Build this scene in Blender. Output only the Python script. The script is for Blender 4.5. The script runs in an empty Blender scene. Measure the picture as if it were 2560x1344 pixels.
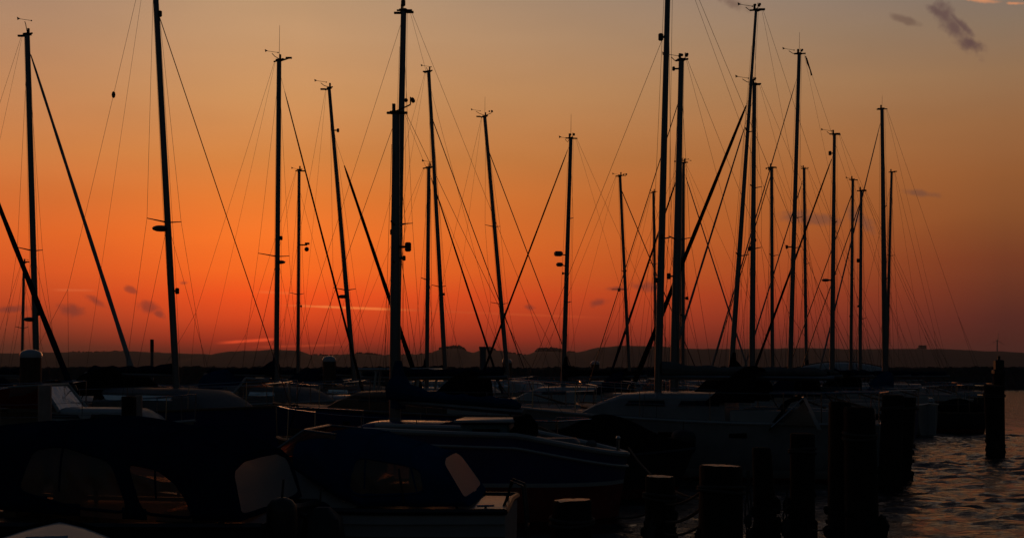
import bpy, math, random
import numpy as np
from mathutils import Vector, Matrix, noise as mn
random.seed(7)
R = math.radians
scn = bpy.context.scene
# ------------------------------------------------------------------ camera
F, CX, HY, H = 3500.0, 1280.0, 930.0, 1.8      # pixel focal length of the 2560 px photo, horizon row, eye height
cam = bpy.data.objects.new('camera', bpy.data.cameras.new('camera'))
scn.collection.objects.link(cam)
cam.location = (0, 0, H); cam.rotation_euler = (R(90), 0, 0)
cam.data.sensor_width = 36; cam.data.lens = 36*F/2560
cam.data.shift_y = (HY-672)/2560
cam.data.clip_start = 0.1; cam.data.clip_end = 20000
scn.camera = cam
scn.view_settings.view_transform = 'Standard'; scn.view_settings.look = 'None'
scn.view_settings.exposure = 0; scn.view_settings.gamma = 1
scn.render.engine = 'CYCLES'

def P(px, py, Y): return Vector(((px-CX)/F*Y, Y, H-(py-HY)/F*Y))
def lin(c): return tuple((v/255/12.92 if v/255 <= .04045 else ((v/255+.055)/1.055)**2.4) for v in c)

# ------------------------------------------------------------------ world: dusk sky
world = bpy.data.worlds.new("World"); scn.world = world; world.use_nodes = True
nt = world.node_tree; N = nt.nodes; LK = nt.links; N.clear()
def wl(a, b): LK.new(a, b)
def M(op, a, b=None, c=None, clamp=False):
    n = N.new('ShaderNodeMath'); n.operation = op; n.use_clamp = clamp
    for i, v in enumerate((a, b, c)):
        if v is None: continue
        if isinstance(v, (int, float)): n.inputs[i].default_value = v
        else: wl(v, n.inputs[i])
    return n.outputs[0]
def mix(f, a, b, bt='MIX'):
    n = N.new('ShaderNodeMix'); n.data_type = 'RGBA'; n.blend_type = bt; n.clamp_factor = True
    if isinstance(f, (int, float)): n.inputs[0].default_value = f
    else: wl(f, n.inputs[0])
    for k, v in ((6, a), (7, b)):
        if isinstance(v, tuple): n.inputs[k].default_value = (*v, 1)
        else: wl(v, n.inputs[k])
    return n.outputs[2]
def ramp(f, stops):
    n = N.new('ShaderNodeValToRGB'); wl(f, n.inputs[0]); cr = n.color_ramp
    while len(cr.elements) > 1: cr.elements.remove(cr.elements[0])
    cr.elements[0].position = stops[0][0]; cr.elements[0].color = (*stops[0][1], 1)
    for p, c in stops[1:]:
        e = cr.elements.new(p); e.color = (*c, 1)
    return n.outputs[0]
def mapr(v, a, b, c=0., d=1., smooth=True):
    n = N.new('ShaderNodeMapRange'); n.interpolation_type = 'SMOOTHSTEP' if smooth else 'LINEAR'
    wl(v, n.inputs[0]); n.inputs[1].default_value = a; n.inputs[2].default_value = b
    n.inputs[3].default_value = c; n.inputs[4].default_value = d
    return n.outputs[0]
tc = N.new('ShaderNodeTexCoord'); sx = N.new('ShaderNodeSeparateXYZ'); wl(tc.outputs['Generated'], sx.inputs[0])
dx, dy, dz = sx.outputs
hor = M('SQRT', M('ADD', M('MULTIPLY', dx, dx), M('MULTIPLY', dy, dy)))
el = M('ARCTAN2', dz, hor)                       # elevation, radians
az = M('ARCTAN2', dx, dy)                        # azimuth from +Y, radians, right positive
EM = 0.30                                        # ramp covers 0..0.30 rad
ev = M('DIVIDE', el, EM, clamp=True)
def row(y): return math.atan((HY-y)/F)/EM
SKYG = 1.0
def stops(lst):
    s = sorted([(row(y), lin(c)) for y, c in lst]); 
    return s
left = ramp(ev, stops([(905,(82,44,32)),(870,(96,46,32)),(820,(150,60,36)),(760,(194,72,34)),(690,(220,88,36)),(600,(224,102,40)),(500,(212,112,52)),(400,(206,126,68)),(250,(192,133,88)),(100,(176,134,102)),(0,(166,132,108))]) + [(.99, lin((84,70,62)))])
cen  = ramp(ev, stops([(905,(86,34,26)),(880,(118,40,26)),(850,(176,52,28)),(800,(222,72,30)),(740,(250,86,30)),(680,(255,108,34)),(600,(250,118,40)),(500,(232,124,50)),(400,(214,132,66)),(250,(206,146,92)),(100,(196,150,108)),(0,(186,148,112))]) + [(.99, lin((92,76,66)))])
right= ramp(ev, stops([(905,(72,38,34)),(860,(78,38,32)),(800,(88,42,34)),(740,(102,50,34)),(660,(118,60,36)),(560,(134,78,42)),(460,(146,90,50)),(340,(150,102,64)),(220,(148,112,80)),(100,(136,114,94)),(0,(124,112,104))]) + [(.99, lin((74,62,58)))])
a_l = mapr(az, math.atan(-1280/F), math.atan(-560/F))
a_r = mapr(az, math.atan(-520/F), math.atan(1230/F), smooth=False)
a_r = M('POWER', a_r, 0.85)
sky = mix(a_r, mix(a_l, left, cen), right)
# the rest of the dome: a Nishita dusk sky, low sun, dim
nish = N.new('ShaderNodeTexSky'); nish.sky_type = 'NISHITA'; nish.sun_disc = False
nish.sun_elevation = R(0.5); nish.sun_rotation = R(-7.8); nish.air_density = 1.2; nish.dust_density = 2.0; nish.ozone_density = 2.5
dim = mix(1.0, nish.outputs[0], (.066, .062, .056), 'MULTIPLY')
glow_az = mapr(M('ABSOLUTE', M('ADD', az, R(5))), R(24), R(52), 1, 0)
glow_el = mapr(el, .30, .62, 1, 0)
glow = M('MULTIPLY', glow_az, glow_el)
base = mix(glow, dim, sky)
# clouds and vapour trails, given as directions (u to the right, v up, tangent units)
front = M('GREATER_THAN', dy, .3)
u = M('DIVIDE', dx, M('MAXIMUM', dy, .05)); v = M('DIVIDE', dz, M('MAXIMUM', dy, .05))
def nz(scale, det=3, sc=(1,1,1), off=(0,0,0)):
    mp = N.new('ShaderNodeMapping'); wl(tc.outputs['Generated'], mp.inputs[0]); mp.inputs['Scale'].default_value = sc; mp.inputs['Location'].default_value = off
    n = N.new('ShaderNodeTexNoise'); wl(mp.outputs[0], n.inputs['Vector']); n.inputs['Scale'].default_value = scale; n.inputs['Detail'].default_value = det
    return n.outputs['Fac']
wob = M('MULTIPLY', M('SUBTRACT', nz(55, 4), .5), 1.9)
wob2 = M('MULTIPLY', M('SUBTRACT', nz(170, 4, off=(3,1,2)), .5), 1.3)
wsum = M('ADD', wob, wob2)
def blob(px, py, rx, ry, ang=0):
    uu = M('SUBTRACT', u, (px-CX)/F); vv = M('SUBTRACT', v, (HY-py)/F)
    ca, sa = math.cos(R(ang)), math.sin(R(ang))
    p = M('ADD', M('MULTIPLY', uu, ca*F/rx), M('MULTIPLY', vv, sa*F/rx))
    q = M('ADD', M('MULTIPLY', uu, -sa*F/ry), M('MULTIPLY', vv, ca*F/ry))
    d = M('SQRT', M('ADD', M('MULTIPLY', p, p), M('MULTIPLY', q, q)))
    return M('MULTIPLY', mapr(M('ADD', d, wsum), 1.35, .2), front)
def many(lst):
    o = None
    for b in lst:
        s = blob(*b); o = s if o is None else M('MAXIMUM', o, s)
    return o
lowc = many([(180,776,34,17,-5),(240,752,34,10,-25),(374,770,26,15,-10),(396,784,16,9,-30),(328,725,16,8,-20),(30,772,44,9,0),(460,707,12,6,0),
             (1322,768,20,8,-8),(1500,756,26,11,8),(1612,716,34,13,0),(1545,722,30,6,0)])
topk = many([(2385,68,80,24,-52),(2425,104,38,16,-25),(2345,30,34,12,-30),(2400,60,60,10,-45)])
hic = many([(2262,50,34,9,-15),(2430,110,30,18,-20),(1830,8,46,16,-25),(2030,546,80,14,-5),(2150,545,50,18,-35),(2305,484,60,9,-8),(1990,540,40,13,10)])
bandn = nz(9, 2, sc=(1,1,4), off=(5,2,1))
band = M('MULTIPLY', M('SUBTRACT', bandn, .5), .12)
base = mix(M('MULTIPLY', glow, 1.0), base, mix(1.0, base, M('ADD', band, 1.0), 'MULTIPLY'))
base = mix(M('MULTIPLY', lowc, .55), base, lin((92,50,46)))
base = mix(M('MULTIPLY', hic, .5), base, lin((92,66,60)))
base = mix(M('MULTIPLY', topk, .78), base, lin((92,68,68)))
topc = M('MULTIPLY', many([(2445,0,56,6,-6),(2535,9,20,4,0)]), 1.)
base = mix(M('MULTIPLY', topc, .8), base, lin((214,140,96)))
def trail(x0, y0, x1, y1, wpx, col, st):
    global base
    L = math.hypot(x1-x0, y1-y0); ang = math.degrees(math.atan2(-(y1-y0), x1-x0))
    uu = M('SUBTRACT', u, ((x0+x1)/2-CX)/F); vv = M('SUBTRACT', v, (HY-(y0+y1)/2)/F)
    ca, sa = math.cos(R(ang)), math.sin(R(ang))
    p = M('ABSOLUTE', M('ADD', M('MULTIPLY', uu, ca*F*2/L), M('MULTIPLY', vv, sa*F*2/L)))
    q = M('ABSOLUTE', M('ADD', M('MULTIPLY', uu, -sa*F/wpx), M('MULTIPLY', vv, ca*F/wpx)))
    q = M('ADD', q, M('MULTIPLY', M('SUBTRACT', nz(70, 2, off=(8,1,3)), .5), 1.0))
    f = M('MULTIPLY', M('MULTIPLY', mapr(p, 1, .35), mapr(q, 1.2, .1)), M('MULTIPLY', front, st))
    base = mix(f, base, lin(col))
trail(530, 858, 720, 845, 5, (252,84,44), .8)
trail(690, 762, 1060, 776, 4, (255,132,64), .75)
trail(900, 770, 1560, 796, 4, (206,82,40), .45)
trail(600, 868, 900, 860, 4, (196,66,36), .6)
trail(120, 724, 250, 726, 4, (224,104,56), .5)
trail(620, 728, 760, 734, 5, (250,110,50), .5)
bg = N.new('ShaderNodeBackground'); wl(base, bg.inputs[0]); bg.inputs[1].default_value = 1.04
out = N.new('ShaderNodeOutputWorld'); wl(bg.outputs[0], out.inputs[0])
# weak warm lamp added for rim glints; the real disc is below the horizon
sun = bpy.data.objects.new('sun', bpy.data.lights.new('sun', 'SUN')); scn.collection.objects.link(sun)
sun.data.energy = 0.10; sun.data.angle = R(12); sun.data.color = (1, .42, .17)
sd = Vector((math.sin(R(-7.8))*math.cos(R(3)), math.cos(R(-7.8))*math.cos(R(3)), math.sin(R(3))))
sun.rotation_euler = (-sd).to_track_quat('-Z', 'Y').to_euler()

# ------------------------------------------------------------------ materials
MT = {}
def mat(name, col, rough=.6, metal=0, var=.25, vs=3.0, bump=0, bs=40., spec=.5, stretch=(1,1,1)):
    m = bpy.data.materials.new(name); m.use_nodes = True; t = m.node_tree; b = t.nodes['Principled BSDF']
    b.inputs['Roughness'].default_value = rough; b.inputs['Metallic'].default_value = metal
    b.inputs['Specular IOR Level'].default_value = spec
    if spec == 0: b.inputs['IOR'].default_value = 1.0
    c = t.nodes.new('ShaderNodeTexCoord'); mp = t.nodes.new('ShaderNodeMapping'); mp.inputs['Scale'].default_value = stretch
    t.links.new(c.outputs['Object'], mp.inputs[0])
    n = t.nodes.new('ShaderNodeTexNoise'); n.inputs['Scale'].default_value = vs; n.inputs['Detail'].default_value = 6; n.inputs['Roughness'].default_value = .65
    t.links.new(mp.outputs[0], n.inputs['Vector'])
    r = t.nodes.new('ShaderNodeValToRGB'); t.links.new(n.outputs['Fac'], r.inputs[0])
    r.color_ramp.elements[0].position = .3; r.color_ramp.elements[1].position = .72
    r.color_ramp.elements[0].color = (*[x*(1-var) for x in col], 1); r.color_ramp.elements[1].color = (*[min(1, x*(1+var)) for x in col], 1)
    t.links.new(r.outputs[0], b.inputs['Base Color'])
    if bump:
        n2 = t.nodes.new('ShaderNodeTexNoise'); n2.inputs['Scale'].default_value = bs; n2.inputs['Detail'].default_value = 4
        t.links.new(mp.outputs[0], n2.inputs['Vector'])
        bp = t.nodes.new('ShaderNodeBump'); bp.inputs['Strength'].default_value = bump; bp.inputs['Distance'].default_value = .02
        t.links.new(n2.outputs['Fac'], bp.inputs['Height']); t.links.new(bp.outputs[0], b.inputs['Normal'])
    MT[name] = m; return m
mat('white_gelcoat', (.36,.36,.35), .33, var=.12)
mat('cream_gelcoat', (.28,.26,.22), .35, var=.12)
mat('pale_grey_hull', (.22,.22,.22), .35, var=.2)
mat('grey_deck', (.12,.12,.12), .6, var=.2, vs=6)
mat('navy_hull', (.018,.032,.12), .3, var=.2)
mat('dark_hull', (.014,.015,.018), .4, var=.3)
mat('teal_paint', (.03,.15,.18), .45, var=.2)
mat('red_antifoul', (.20,.022,.014), .75, var=.35, vs=5)
mat('navy_canvas', (.004,.015,.040), .85, var=.25, bump=.3, bs=12, spec=0)
mat('blue_canvas', (.004,.042,.105), .8, var=.2, bump=.35, bs=9, spec=0)
mat('black_canvas', (.008,.008,.009), .85, var=.3, bump=.4, bs=9, spec=0)
mat('grey_canvas', (.13,.13,.13), .85, var=.2, bump=.5, bs=10, spec=0)
mat('white_sail', (.30,.30,.29), .75, var=.12, bump=.4, bs=14, spec=.2)
mat('red_canvas', (.13,.012,.010), .8, var=.2, bump=.3, spec=0)
mat('aluminium', (.17,.18,.19), .42, .75, var=.15, vs=2)
mat('stainless', (.45,.45,.45), .18, 1.0, var=.1)
mat('wire', (.05,.05,.05), .45, .6, var=.1)
mat('black_plastic', (.012,.012,.012), .5, var=.2)
mat('radar_plastic', (.10,.10,.10), .4, var=.1)
mat('rope', (.06,.05,.04), .9, var=.3, vs=30)
mat('tarred_timber', (.018,.014,.010), .85, var=.6, vs=2.2, bump=.9, bs=9, spec=.25, stretch=(6,6,.7))
mat('lit_pile_top', (.42,.30,.20), .30, var=.4, vs=14, bump=.5, bs=60)  # pale, glossy wood: sky glow on the pile rims put into the colour
mat('brown_timber', (.075,.045,.026), .8, var=.45, vs=3, bump=.7, bs=12, stretch=(5,5,.7))
mat('plank', (.13,.085,.05), .8, var=.4, vs=4, bump=.6, bs=20, stretch=(.6,5,5))
mat('teak', (.11,.06,.03), .55, var=.3, vs=5)
mat('pile_cap', (.42,.43,.45), .16, var=.12)
mat('pink_post', (.35,.25,.21), .6, var=.2)
mat('grey_steel', (.12,.14,.16), .5, .4, var=.2)
mat('rubble', (.030,.026,.022), .9, var=.5, vs=1.2, bump=1, bs=3)
mat('hill_land', (.040,.037,.034), .95, var=.4, vs=.02)
mat('woodland', (.032,.030,.027), .95, var=.4, vs=.1)
mat('building_wall', (.20,.17,.14), .9, var=.15, vs=.3)
mat('turbine_white', (.30,.30,.30), .5, var=.05)
mat('weed', (.010,.013,.006), .9, var=.6, vs=20, bump=1, bs=30)
mat('orange_rubber', (.45,.10,.03), .6, var=.1)
def glassy(name, col, alpha, rough, trans=0):
    m = bpy.data.materials.new(name); m.use_nodes = True; t = m.node_tree; t.nodes.clear()
    o = t.nodes.new('ShaderNodeOutputMaterial'); tr = t.nodes.new('ShaderNodeBsdfTransparent'); gl = t.nodes.new('ShaderNodeBsdfGlossy')
    tr.inputs[0].default_value = (*[x*alpha for x in col], 1); gl.inputs['Roughness'].default_value = rough
    n = t.nodes.new('ShaderNodeTexNoise'); n.inputs['Scale'].default_value = 5; n.inputs['Detail'].default_value = 3
    c = t.nodes.new('ShaderNodeTexCoord'); t.links.new(c.outputs['Object'], n.inputs['Vector'])
    bp = t.nodes.new('ShaderNodeBump'); bp.inputs['Strength'].default_value = .35; bp.inputs['Distance'].default_value = .04
    t.links.new(n.outputs['Fac'], bp.inputs['Height']); t.links.new(bp.outputs[0], gl.inputs['Normal'])
    fr = t.nodes.new('ShaderNodeFresnel'); fr.inputs[0].default_value = 1.45; t.links.new(bp.outputs[0], fr.inputs['Normal'])
    mx = t.nodes.new('ShaderNodeMixShader'); t.links.new(fr.outputs[0], mx.inputs[0]); t.links.new(tr.outputs[0], mx.inputs[1]); t.links.new(gl.outputs[0], mx.inputs[2])
    last = mx.outputs[0]
    if trans:
        tl = t.nodes.new('ShaderNodeBsdfTranslucent'); tl.inputs[0].default_value = (*col, 1)
        df = t.nodes.new('ShaderNodeBsdfDiffuse'); df.inputs[0].default_value = (*[x*.9 for x in col], 1)
        m1 = t.nodes.new('ShaderNodeMixShader'); m1.inputs[0].default_value = .45
        t.links.new(tl.outputs[0], m1.inputs[1]); t.links.new(df.outputs[0], m1.inputs[2])
        m2 = t.nodes.new('ShaderNodeMixShader'); m2.inputs[0].default_value = trans
        t.links.new(last, m2.inputs[1]); t.links.new(m1.outputs[0], m2.inputs[2]); last = m2.outputs[0]
    t.links.new(last, o.inputs[0]); MT[name] = m
glassy('clear_vinyl', (.66,.52,.42), .8, .12, .34)
glassy('milky_vinyl', (.80,.77,.73), .6, .25, .8)
glassy('dark_glass', (.10,.10,.10), .5, .05, 0)
glassy('tinted_glass', (.8,.55,.42), .8, .05, .05)
# water
def water_mat():
    m = bpy.data.materials.new('harbour_water'); m.use_nodes = True; t = m.node_tree; b = t.nodes['Principled BSDF']
    b.inputs['Base Color'].default_value = (.006,.006,.006,1); b.inputs['Roughness'].default_value = .07; b.inputs['IOR'].default_value = 1.33
    b.inputs['Specular Tint'].default_value = (.80,.80,.80,1)
    c = t.nodes.new('ShaderNodeTexCoord'); mp = t.nodes.new('ShaderNodeMapping'); mp.inputs['Scale'].default_value = (.6,1.3,1)
    t.links.new(c.outputs['Object'], mp.inputs[0])
    n = t.nodes.new('ShaderNodeTexNoise'); n.inputs['Scale'].default_value = 6; n.inputs['Detail'].default_value = 5; n.inputs['Roughness'].default_value = .6
    t.links.new(mp.outputs[0], n.inputs['Vector'])
    bp = t.nodes.new('ShaderNodeBump'); bp.inputs['Strength'].default_value = .9; bp.inputs['Distance'].default_value = .05
    t.links.new(n.outputs['Fac'], bp.inputs['Height']); t.links.new(bp.outputs[0], b.inputs['Normal'])
    MT['water'] = m
water_mat()

# ------------------------------------------------------------------ mesh helpers
COL = scn.collection
class MB:
    def __init__(s): s.v = []; s.f = []; s.mi = []
    def add(s, vs, fs, mi=0):
        o = len(s.v); s.v += [tuple(p) for p in vs]; s.f += [tuple(i+o for i in f) for f in fs]; s.mi += [mi]*len(fs)
    def grid(s, rows, closed=False, mi=0, caps=False):
        n = len(rows[0]); vs = [p for r in rows for p in r]; fs = []
        for i in range(len(rows)-1):
            for j in range(n if closed else n-1):
                k = (j+1) % n
                fs.append((i*n+j, i*n+k, (i+1)*n+k, (i+1)*n+j))
        if caps:
            fs.append(tuple(range(n-1, -1, -1))); fs.append(tuple((len(rows)-1)*n+j for j in range(n)))
        s.add(vs, fs, mi)
    def tube(s, pts, rad, n=8, mi=0, sq=None):
        pts = [Vector(p) for p in pts]
        if not isinstance(rad, (list, tuple)): rad = [rad]*len(pts)
        rows = []
        for i, p in enumerate(pts):
            d = (pts[min(i+1, len(pts)-1)]-pts[max(i-1, 0)]).normalized()
            a = Vector((0,0,1)) if abs(d.z) < .85 else Vector((1,0,0))
            x = d.cross(a).normalized(); y = d.cross(x).normalized()
            rows.append([p + (x*math.cos(2*math.pi*k/n) + y*math.sin(2*math.pi*k/n)*(sq or 1))*rad[i] for k in range(n)])
        s.grid(rows, True, mi, True)
    def box(s, c, d, rz=0, mi=0, taper=1, bev=0):
        c = Vector(c); m = Matrix.Rotation(rz, 3, 'Z'); x, y, z = d[0]/2, d[1]/2, d[2]/2
        if bev == 0: bev = min(x, y, z)*.18
        rows = []
        for zz, k, ins in ((-z, 1, bev), (-z+bev, 1, 0), (z-bev, taper, 0), (z, taper, bev)):
            X, Y = x*k-ins, y*k-ins; b = min(bev, X*.4, Y*.4)
            rows.append([c + m @ Vector(q) for q in ((-X+b,-Y,zz),(X-b,-Y,zz),(X,-Y+b,zz),(X,Y-b,zz),(X-b,Y,zz),(-X+b,Y,zz),(-X,Y-b,zz),(-X,-Y+b,zz))])
        s.grid(rows, True, mi, True)
    def ball(s, c, r, n=12, mi=0, sc=(1,1,1), wob=0):
        c = Vector(c); rows = []
        for i in range(n//2+1):
            t = math.pi*i/(n//2); t = min(max(t, .02), math.pi-.02)
            rr = []
            for k in range(n):
                p = Vector((math.sin(t)*math.cos(2*math.pi*k/n)*sc[0], math.sin(t)*math.sin(2*math.pi*k/n)*sc[1], math.cos(t)*sc[2]))*r
                if wob: p *= 1 + wob*mn.noise(p*(1.5/r)+c)
                rr.append(c+p)
            rows.append(rr)
        s.grid(rows, True, mi, True)
    def build(s, name, m, parent=None, smooth=True, inv=None):
        me = bpy.data.meshes.new(name)
        vs = s.v
        if inv is not None: vs = [tuple(inv @ Vector(p)) for p in vs]
        me.from_pydata(vs, [], s.f); me.update()
        ms = m if isinstance(m, (list, tuple)) else [m]
        for q in ms: me.materials.append(MT[q])
        if len(ms) > 1: me.polygons.foreach_set('material_index', s.mi)
        if smooth:
            me.polygons.foreach_set('use_smooth', [True]*len(me.polygons))
            me.set_sharp_from_angle(angle=R(38))
        o = bpy.data.objects.new(name, me); COL.objects.link(o)
        if parent is not None: o.parent = parent
        return o
def tag(o, label=None, cat=None, group=None, kind=None):
    if label: o['label'] = label
    if cat: o['category'] = cat
    if group: o['group'] = group
    if kind: o['kind'] = kind
    return o
def empty(name, loc, rz=0, label=None, cat=None, group=None):
    o = bpy.data.objects.new(name, None); COL.objects.link(o); o.location = loc; o.rotation_euler = (0, 0, rz); o.empty_display_size = .3
    return tag(o, label, cat, group)
def one(parent, name, m, fn, smooth=True):
    b = MB(); fn(b); return b.build(name, m, parent, smooth)
def wmat(loc, rz): return Matrix.Translation(Vector(loc)) @ Matrix.Rotation(rz, 4, 'Z')
def sag(a, b, s, n=14):
    a, b = Vector(a), Vector(b)
    return [a.lerp(b, i/n) - Vector((0,0,s*4*(i/n)*(1-i/n))) for i in range(n+1)]

# ------------------------------------------------------------------ water, land, breakwater
def build_water():
    def axis(a, b, st, lo, hi):
        c = list(np.arange(a, b, st)); s = st; x = b
        while x < hi: c.append(x); s *= 1.12; x += s
        s = st; x = a-st
        pre = []
        while x > lo: pre.append(x); s *= 1.12; x -= s
        return np.array(pre[::-1]+c)
    xs = axis(-2, 14, .075, -3200, 3200); ys = axis(9, 40, .075, -60, 3600)
    X, Y = np.meshgrid(xs, ys)
    rng = np.random.RandomState(3); Z = np.zeros_like(X)
    env = np.exp(-np.maximum(0, np.hypot(X-5, Y-20)-25)/30.)
    for k in range(46):
        lam = 10**rng.uniform(-.78, .08); th = rng.normal(1.45, .5); a = .0105*lam**.85*rng.uniform(.5, 1.2)
        Z += a*np.sin((X*math.cos(th)+Y*math.sin(th))*2*math.pi/lam + rng.uniform(0, 6.28))
    # gusts: calmer and rougher patches
    patch = .68+.32*np.sin(X*.42+1.3*np.sin(Y*.31))*np.sin(Y*.55+1.1*np.sin(X*.27)+2)
    Z *= env*patch*.82
    ny, nx = X.shape
    co = np.stack([X, Y, Z], -1).reshape(-1, 3).astype(np.float32)
    idx = np.arange(ny*nx).reshape(ny, nx)
    q = np.stack([idx[:-1,:-1], idx[:-1,1:], idx[1:,1:], idx[1:,:-1]], -1).reshape(-1, 4)
    me = bpy.data.meshes.new('water'); me.vertices.add(len(co)); me.vertices.foreach_set('co', co.ravel())
    me.loops.add(q.size); me.loops.foreach_set('vertex_index', q.ravel().astype(np.int32))
    me.polygons.add(len(q)); me.polygons.foreach_set('loop_start', np.arange(0, q.size, 4, dtype=np.int32))
    me.polygons.foreach_set('use_smooth', np.ones(len(q), dtype=bool)); me.update(calc_edges=True)
    me.materials.append(MT['water'])
    o = bpy.data.objects.new('water', me); COL.objects.link(o); tag(o, 'dark rippled harbour water reflecting the brown glow', kind='structure')
build_water()

RIDGE = [(-900,884),(-300,886),(0,884),(150,881),(230,881),(330,878),(430,882),(500,885),(555,889),(600,879),(650,876),(700,874),(745,876),(775,886),(830,889),(900,884),(960,888),(1040,886),(1080,884),(1105,872),(1150,871),(1185,882),(1210,873),(1250,876),(1280,884),(1310,887),(1345,878),(1400,879),(1440,880),(1500,868),(1560,864),(1640,866),(1720,872),(1900,872),(2000,870),(2100,873),(2290,872),(2330,873),(2450,878),(2560,884),(2900,892),(3500,896)]
DH = 2200.0
def ridge(px):
    for (a, ya), (b, yb) in zip(RIDGE, RIDGE[1:]):
        if px <= b: 
            t = (px-a)/(b-a); t = t*t*(3-2*t) if 0 <= t <= 1 else t
            return ya+(yb-ya)*t
    return RIDGE[-1][1]
def build_hills():
    b = MB(); rows = []
    ds = [1500,1560,1650,1750,1850,1950,2050,2130,2200,2260,2350,2450,2600]
    for d in ds:
        k = max(0, 1-abs(d-DH)/(DH-1500 if d < DH else 420)); k = k*k*(3-2*k)
        r = []
        for px in range(-900, 3500, 9):
            x = (px-CX)/F*DH; h = H-(ridge(px)-HY)/F*DH
            h += 1.1*mn.fractal(Vector((x*.03, d*.01, 0)), 1, 2, 4)+ .8*abs(mn.noise(Vector((x*.12, d*.05, 3))))
            r.append((x, d, -1.5+ (h+1.5)*k))
        rows.append(r)
    b.grid(rows); tag(b.build('hills', 'hill_land'), 'low dark wooded ridge along the horizon', kind='structure')
build_hills()
def build_woods():
    b = MB(); rnd = random.Random(2)
    spans = [(1098,1165,9,3),(1200,1240,8,3),(1338,1410,11,4),(880,960,5,1),(150,330,4,1),(780,860,4,1),(1040,1090,4,1),(1250,1320,4,1),(1400,1440,4,1),(960,1040,3.5,1)]
    for x0, x1, hh, dn in spans:
        for i in range(int((x1-x0)*dn*.5)):
            px = rnd.uniform(x0, x1); d = DH+rnd.uniform(-25, 20); x = (px-CX)/F*DH
            z = H-(ridge(px)-HY)/F*DH; s = hh*rnd.uniform(.35, .8); e = min(1, 4*min(px-x0, x1-px)/(x1-x0)+.25)
            b.ball((x, d, z+s*.2*e), s*.6*e, 8, sc=(1,1,rnd.uniform(.7,1)), wob=.6)
    tag(b.build('woodland', 'woodland'), 'clumps of trees along the far ridge', kind='stuff')
build_woods()

def build_breakwater():
    b = MB(); rows = []
    for k, (dy_, hz) in enumerate([(-4.2,-.4),(-3.3,.25),(-2.5,.8),(-1.7,1.35),(-1.0,2.05),(-.5,2.32),(.5,2.32),(1.4,1.6),(3,.5),(4,-.4)]):
        r = []
        for i in range(1300):
            x = -90+i*.14
            jag = .16*mn.noise(Vector((x*1.7, k*.9, 1)))+.13*mn.noise(Vector((x*4.7, k*1.3, 5)))+.16*mn.noise(Vector((x*.25, 0, 9)))+.10*max(0,mn.noise(Vector((x*2.6, 0, 19))))
            r.append((x, 150+dy_+.35*mn.noise(Vector((x*1.1, k, 7)))-.0*x, hz+(jag if hz > 0 else 0)))
        rows.append(r)
    b.grid(rows); o = b.build('breakwater', 'rubble', smooth=False)
    tag(o, 'long dark rubble breakwater closing off the harbour', 'breakwater')
build_breakwater()

# wind turbines and a building on the ridge
def turbine(px, hubpy, Y, blade, ang, label):
    hub = P(px, hubpy, Y); base = Vector((hub.x, Y, 18))
    t = empty('wind_turbine', base, 0, label, 'wind turbine', 'wind turbines on the ridge')
    h = hub.z-18
    one(t, 'tower', 'turbine_white', lambda b: b.tube([(0,0,-8),(0,0,h)], [1.5,.8], 12))
    one(t, 'nacelle', 'turbine_white', lambda b: b.tube([(0,-2.4,h+.2),(0,-1.8,h+.2),(0,3,h+.2)], [.5,1.1,1.0], 10))
    for k in range(3):
        a = R(ang+120*k); d = Vector((math.sin(a), 0, math.cos(a)))
        one(t, 'blade', 'turbine_white', lambda b: b.tube([Vector((0,-2.5,h+.2)), Vector((0,-2.5,h+.2))+d*blade*.25, Vector((0,-2.6,h+.2))+d*blade], [.55,.8,.15], 8, sq=.4))
turbine(2493, 851, DH-60, 13, 5, 'taller three-bladed wind turbine standing clear above the right end of the ridge')
turbine(2519, 884, DH-20, 7.5, 70, 'small faint wind turbine low against the ridge, right of the taller one')
def ridge_building():
    c = P(2306, 868, DH-12); t = empty('farm_building', (c.x, c.y, 26), 0, 'blocky building alone on the crest of the right ridge', 'building')
    z = c.z-26
    one(t, 'wall', 'building_wall', lambda b: (b.box((0,0,z-4), (11,9,13), 0), b.box((-5,1,z-5), (6,8,9))))
    one(t, 'roof', 'woodland', lambda b: b.box((0,0,z+2.9), (12,10,1.0), 0, taper=.8))
    for i in range(3): one(t, 'window', 'dark_glass', lambda b: b.box((-3.3+3.3*i,-4.6,z-.5), (1.2,.3,1.6)))
ridge_building()

# ------------------------------------------------------------------ hull and deck builders
def hull_sections(L, B, fb, rake=.25, transom=.8, sheer=.3, clinker=False, bow=1, ns=22, draft=.35):
    prof = [(1.0,1.0),(.985,.80),(.955,.58),(.91,.38),(.84,.20),(.74,.06)]
    if clinker:
        prof = []
        for k in range(7):
            a = 1-.055*k*k/6-.02*k; z = 1-.145*k
            prof += [(a, z), (a-.006, z-.135), (a-.024, z-.137)]
    prof = prof+[(.55,-.25),(.28,-.6),(0,-1)]
    rows = []
    for i in range(ns+1):
        s = i/ns; x = -L/2+L*s
        hb = B/2*((transom+(1-transom)*math.sin(min(1, s/.5)*math.pi/2)) if s < .5 else max(.012, (1-((s-.5)/.5)**2.3)**.8))
        zs = fb*(1+sheer*max(0, s-.25)**1.6*1.3); row_ = []
        for side in (1, -1):
            pr = prof if side == 1 else prof[:-1][::-1]
            for f, z in pr:
                zz = zs*z if z >= 0 else draft*z*math.sin(math.pi*min(1, max(.08, 1-s*.92)))
                ff = f if s < .75 else f**(1+5*(s-.75))
                xo = rake*(max(-.3, zz/zs)-1)*s**5*fb*2
                row_.append(((x+xo)*bow, side*hb*ff, zz))
        rows.append(row_)
    return rows
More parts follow.
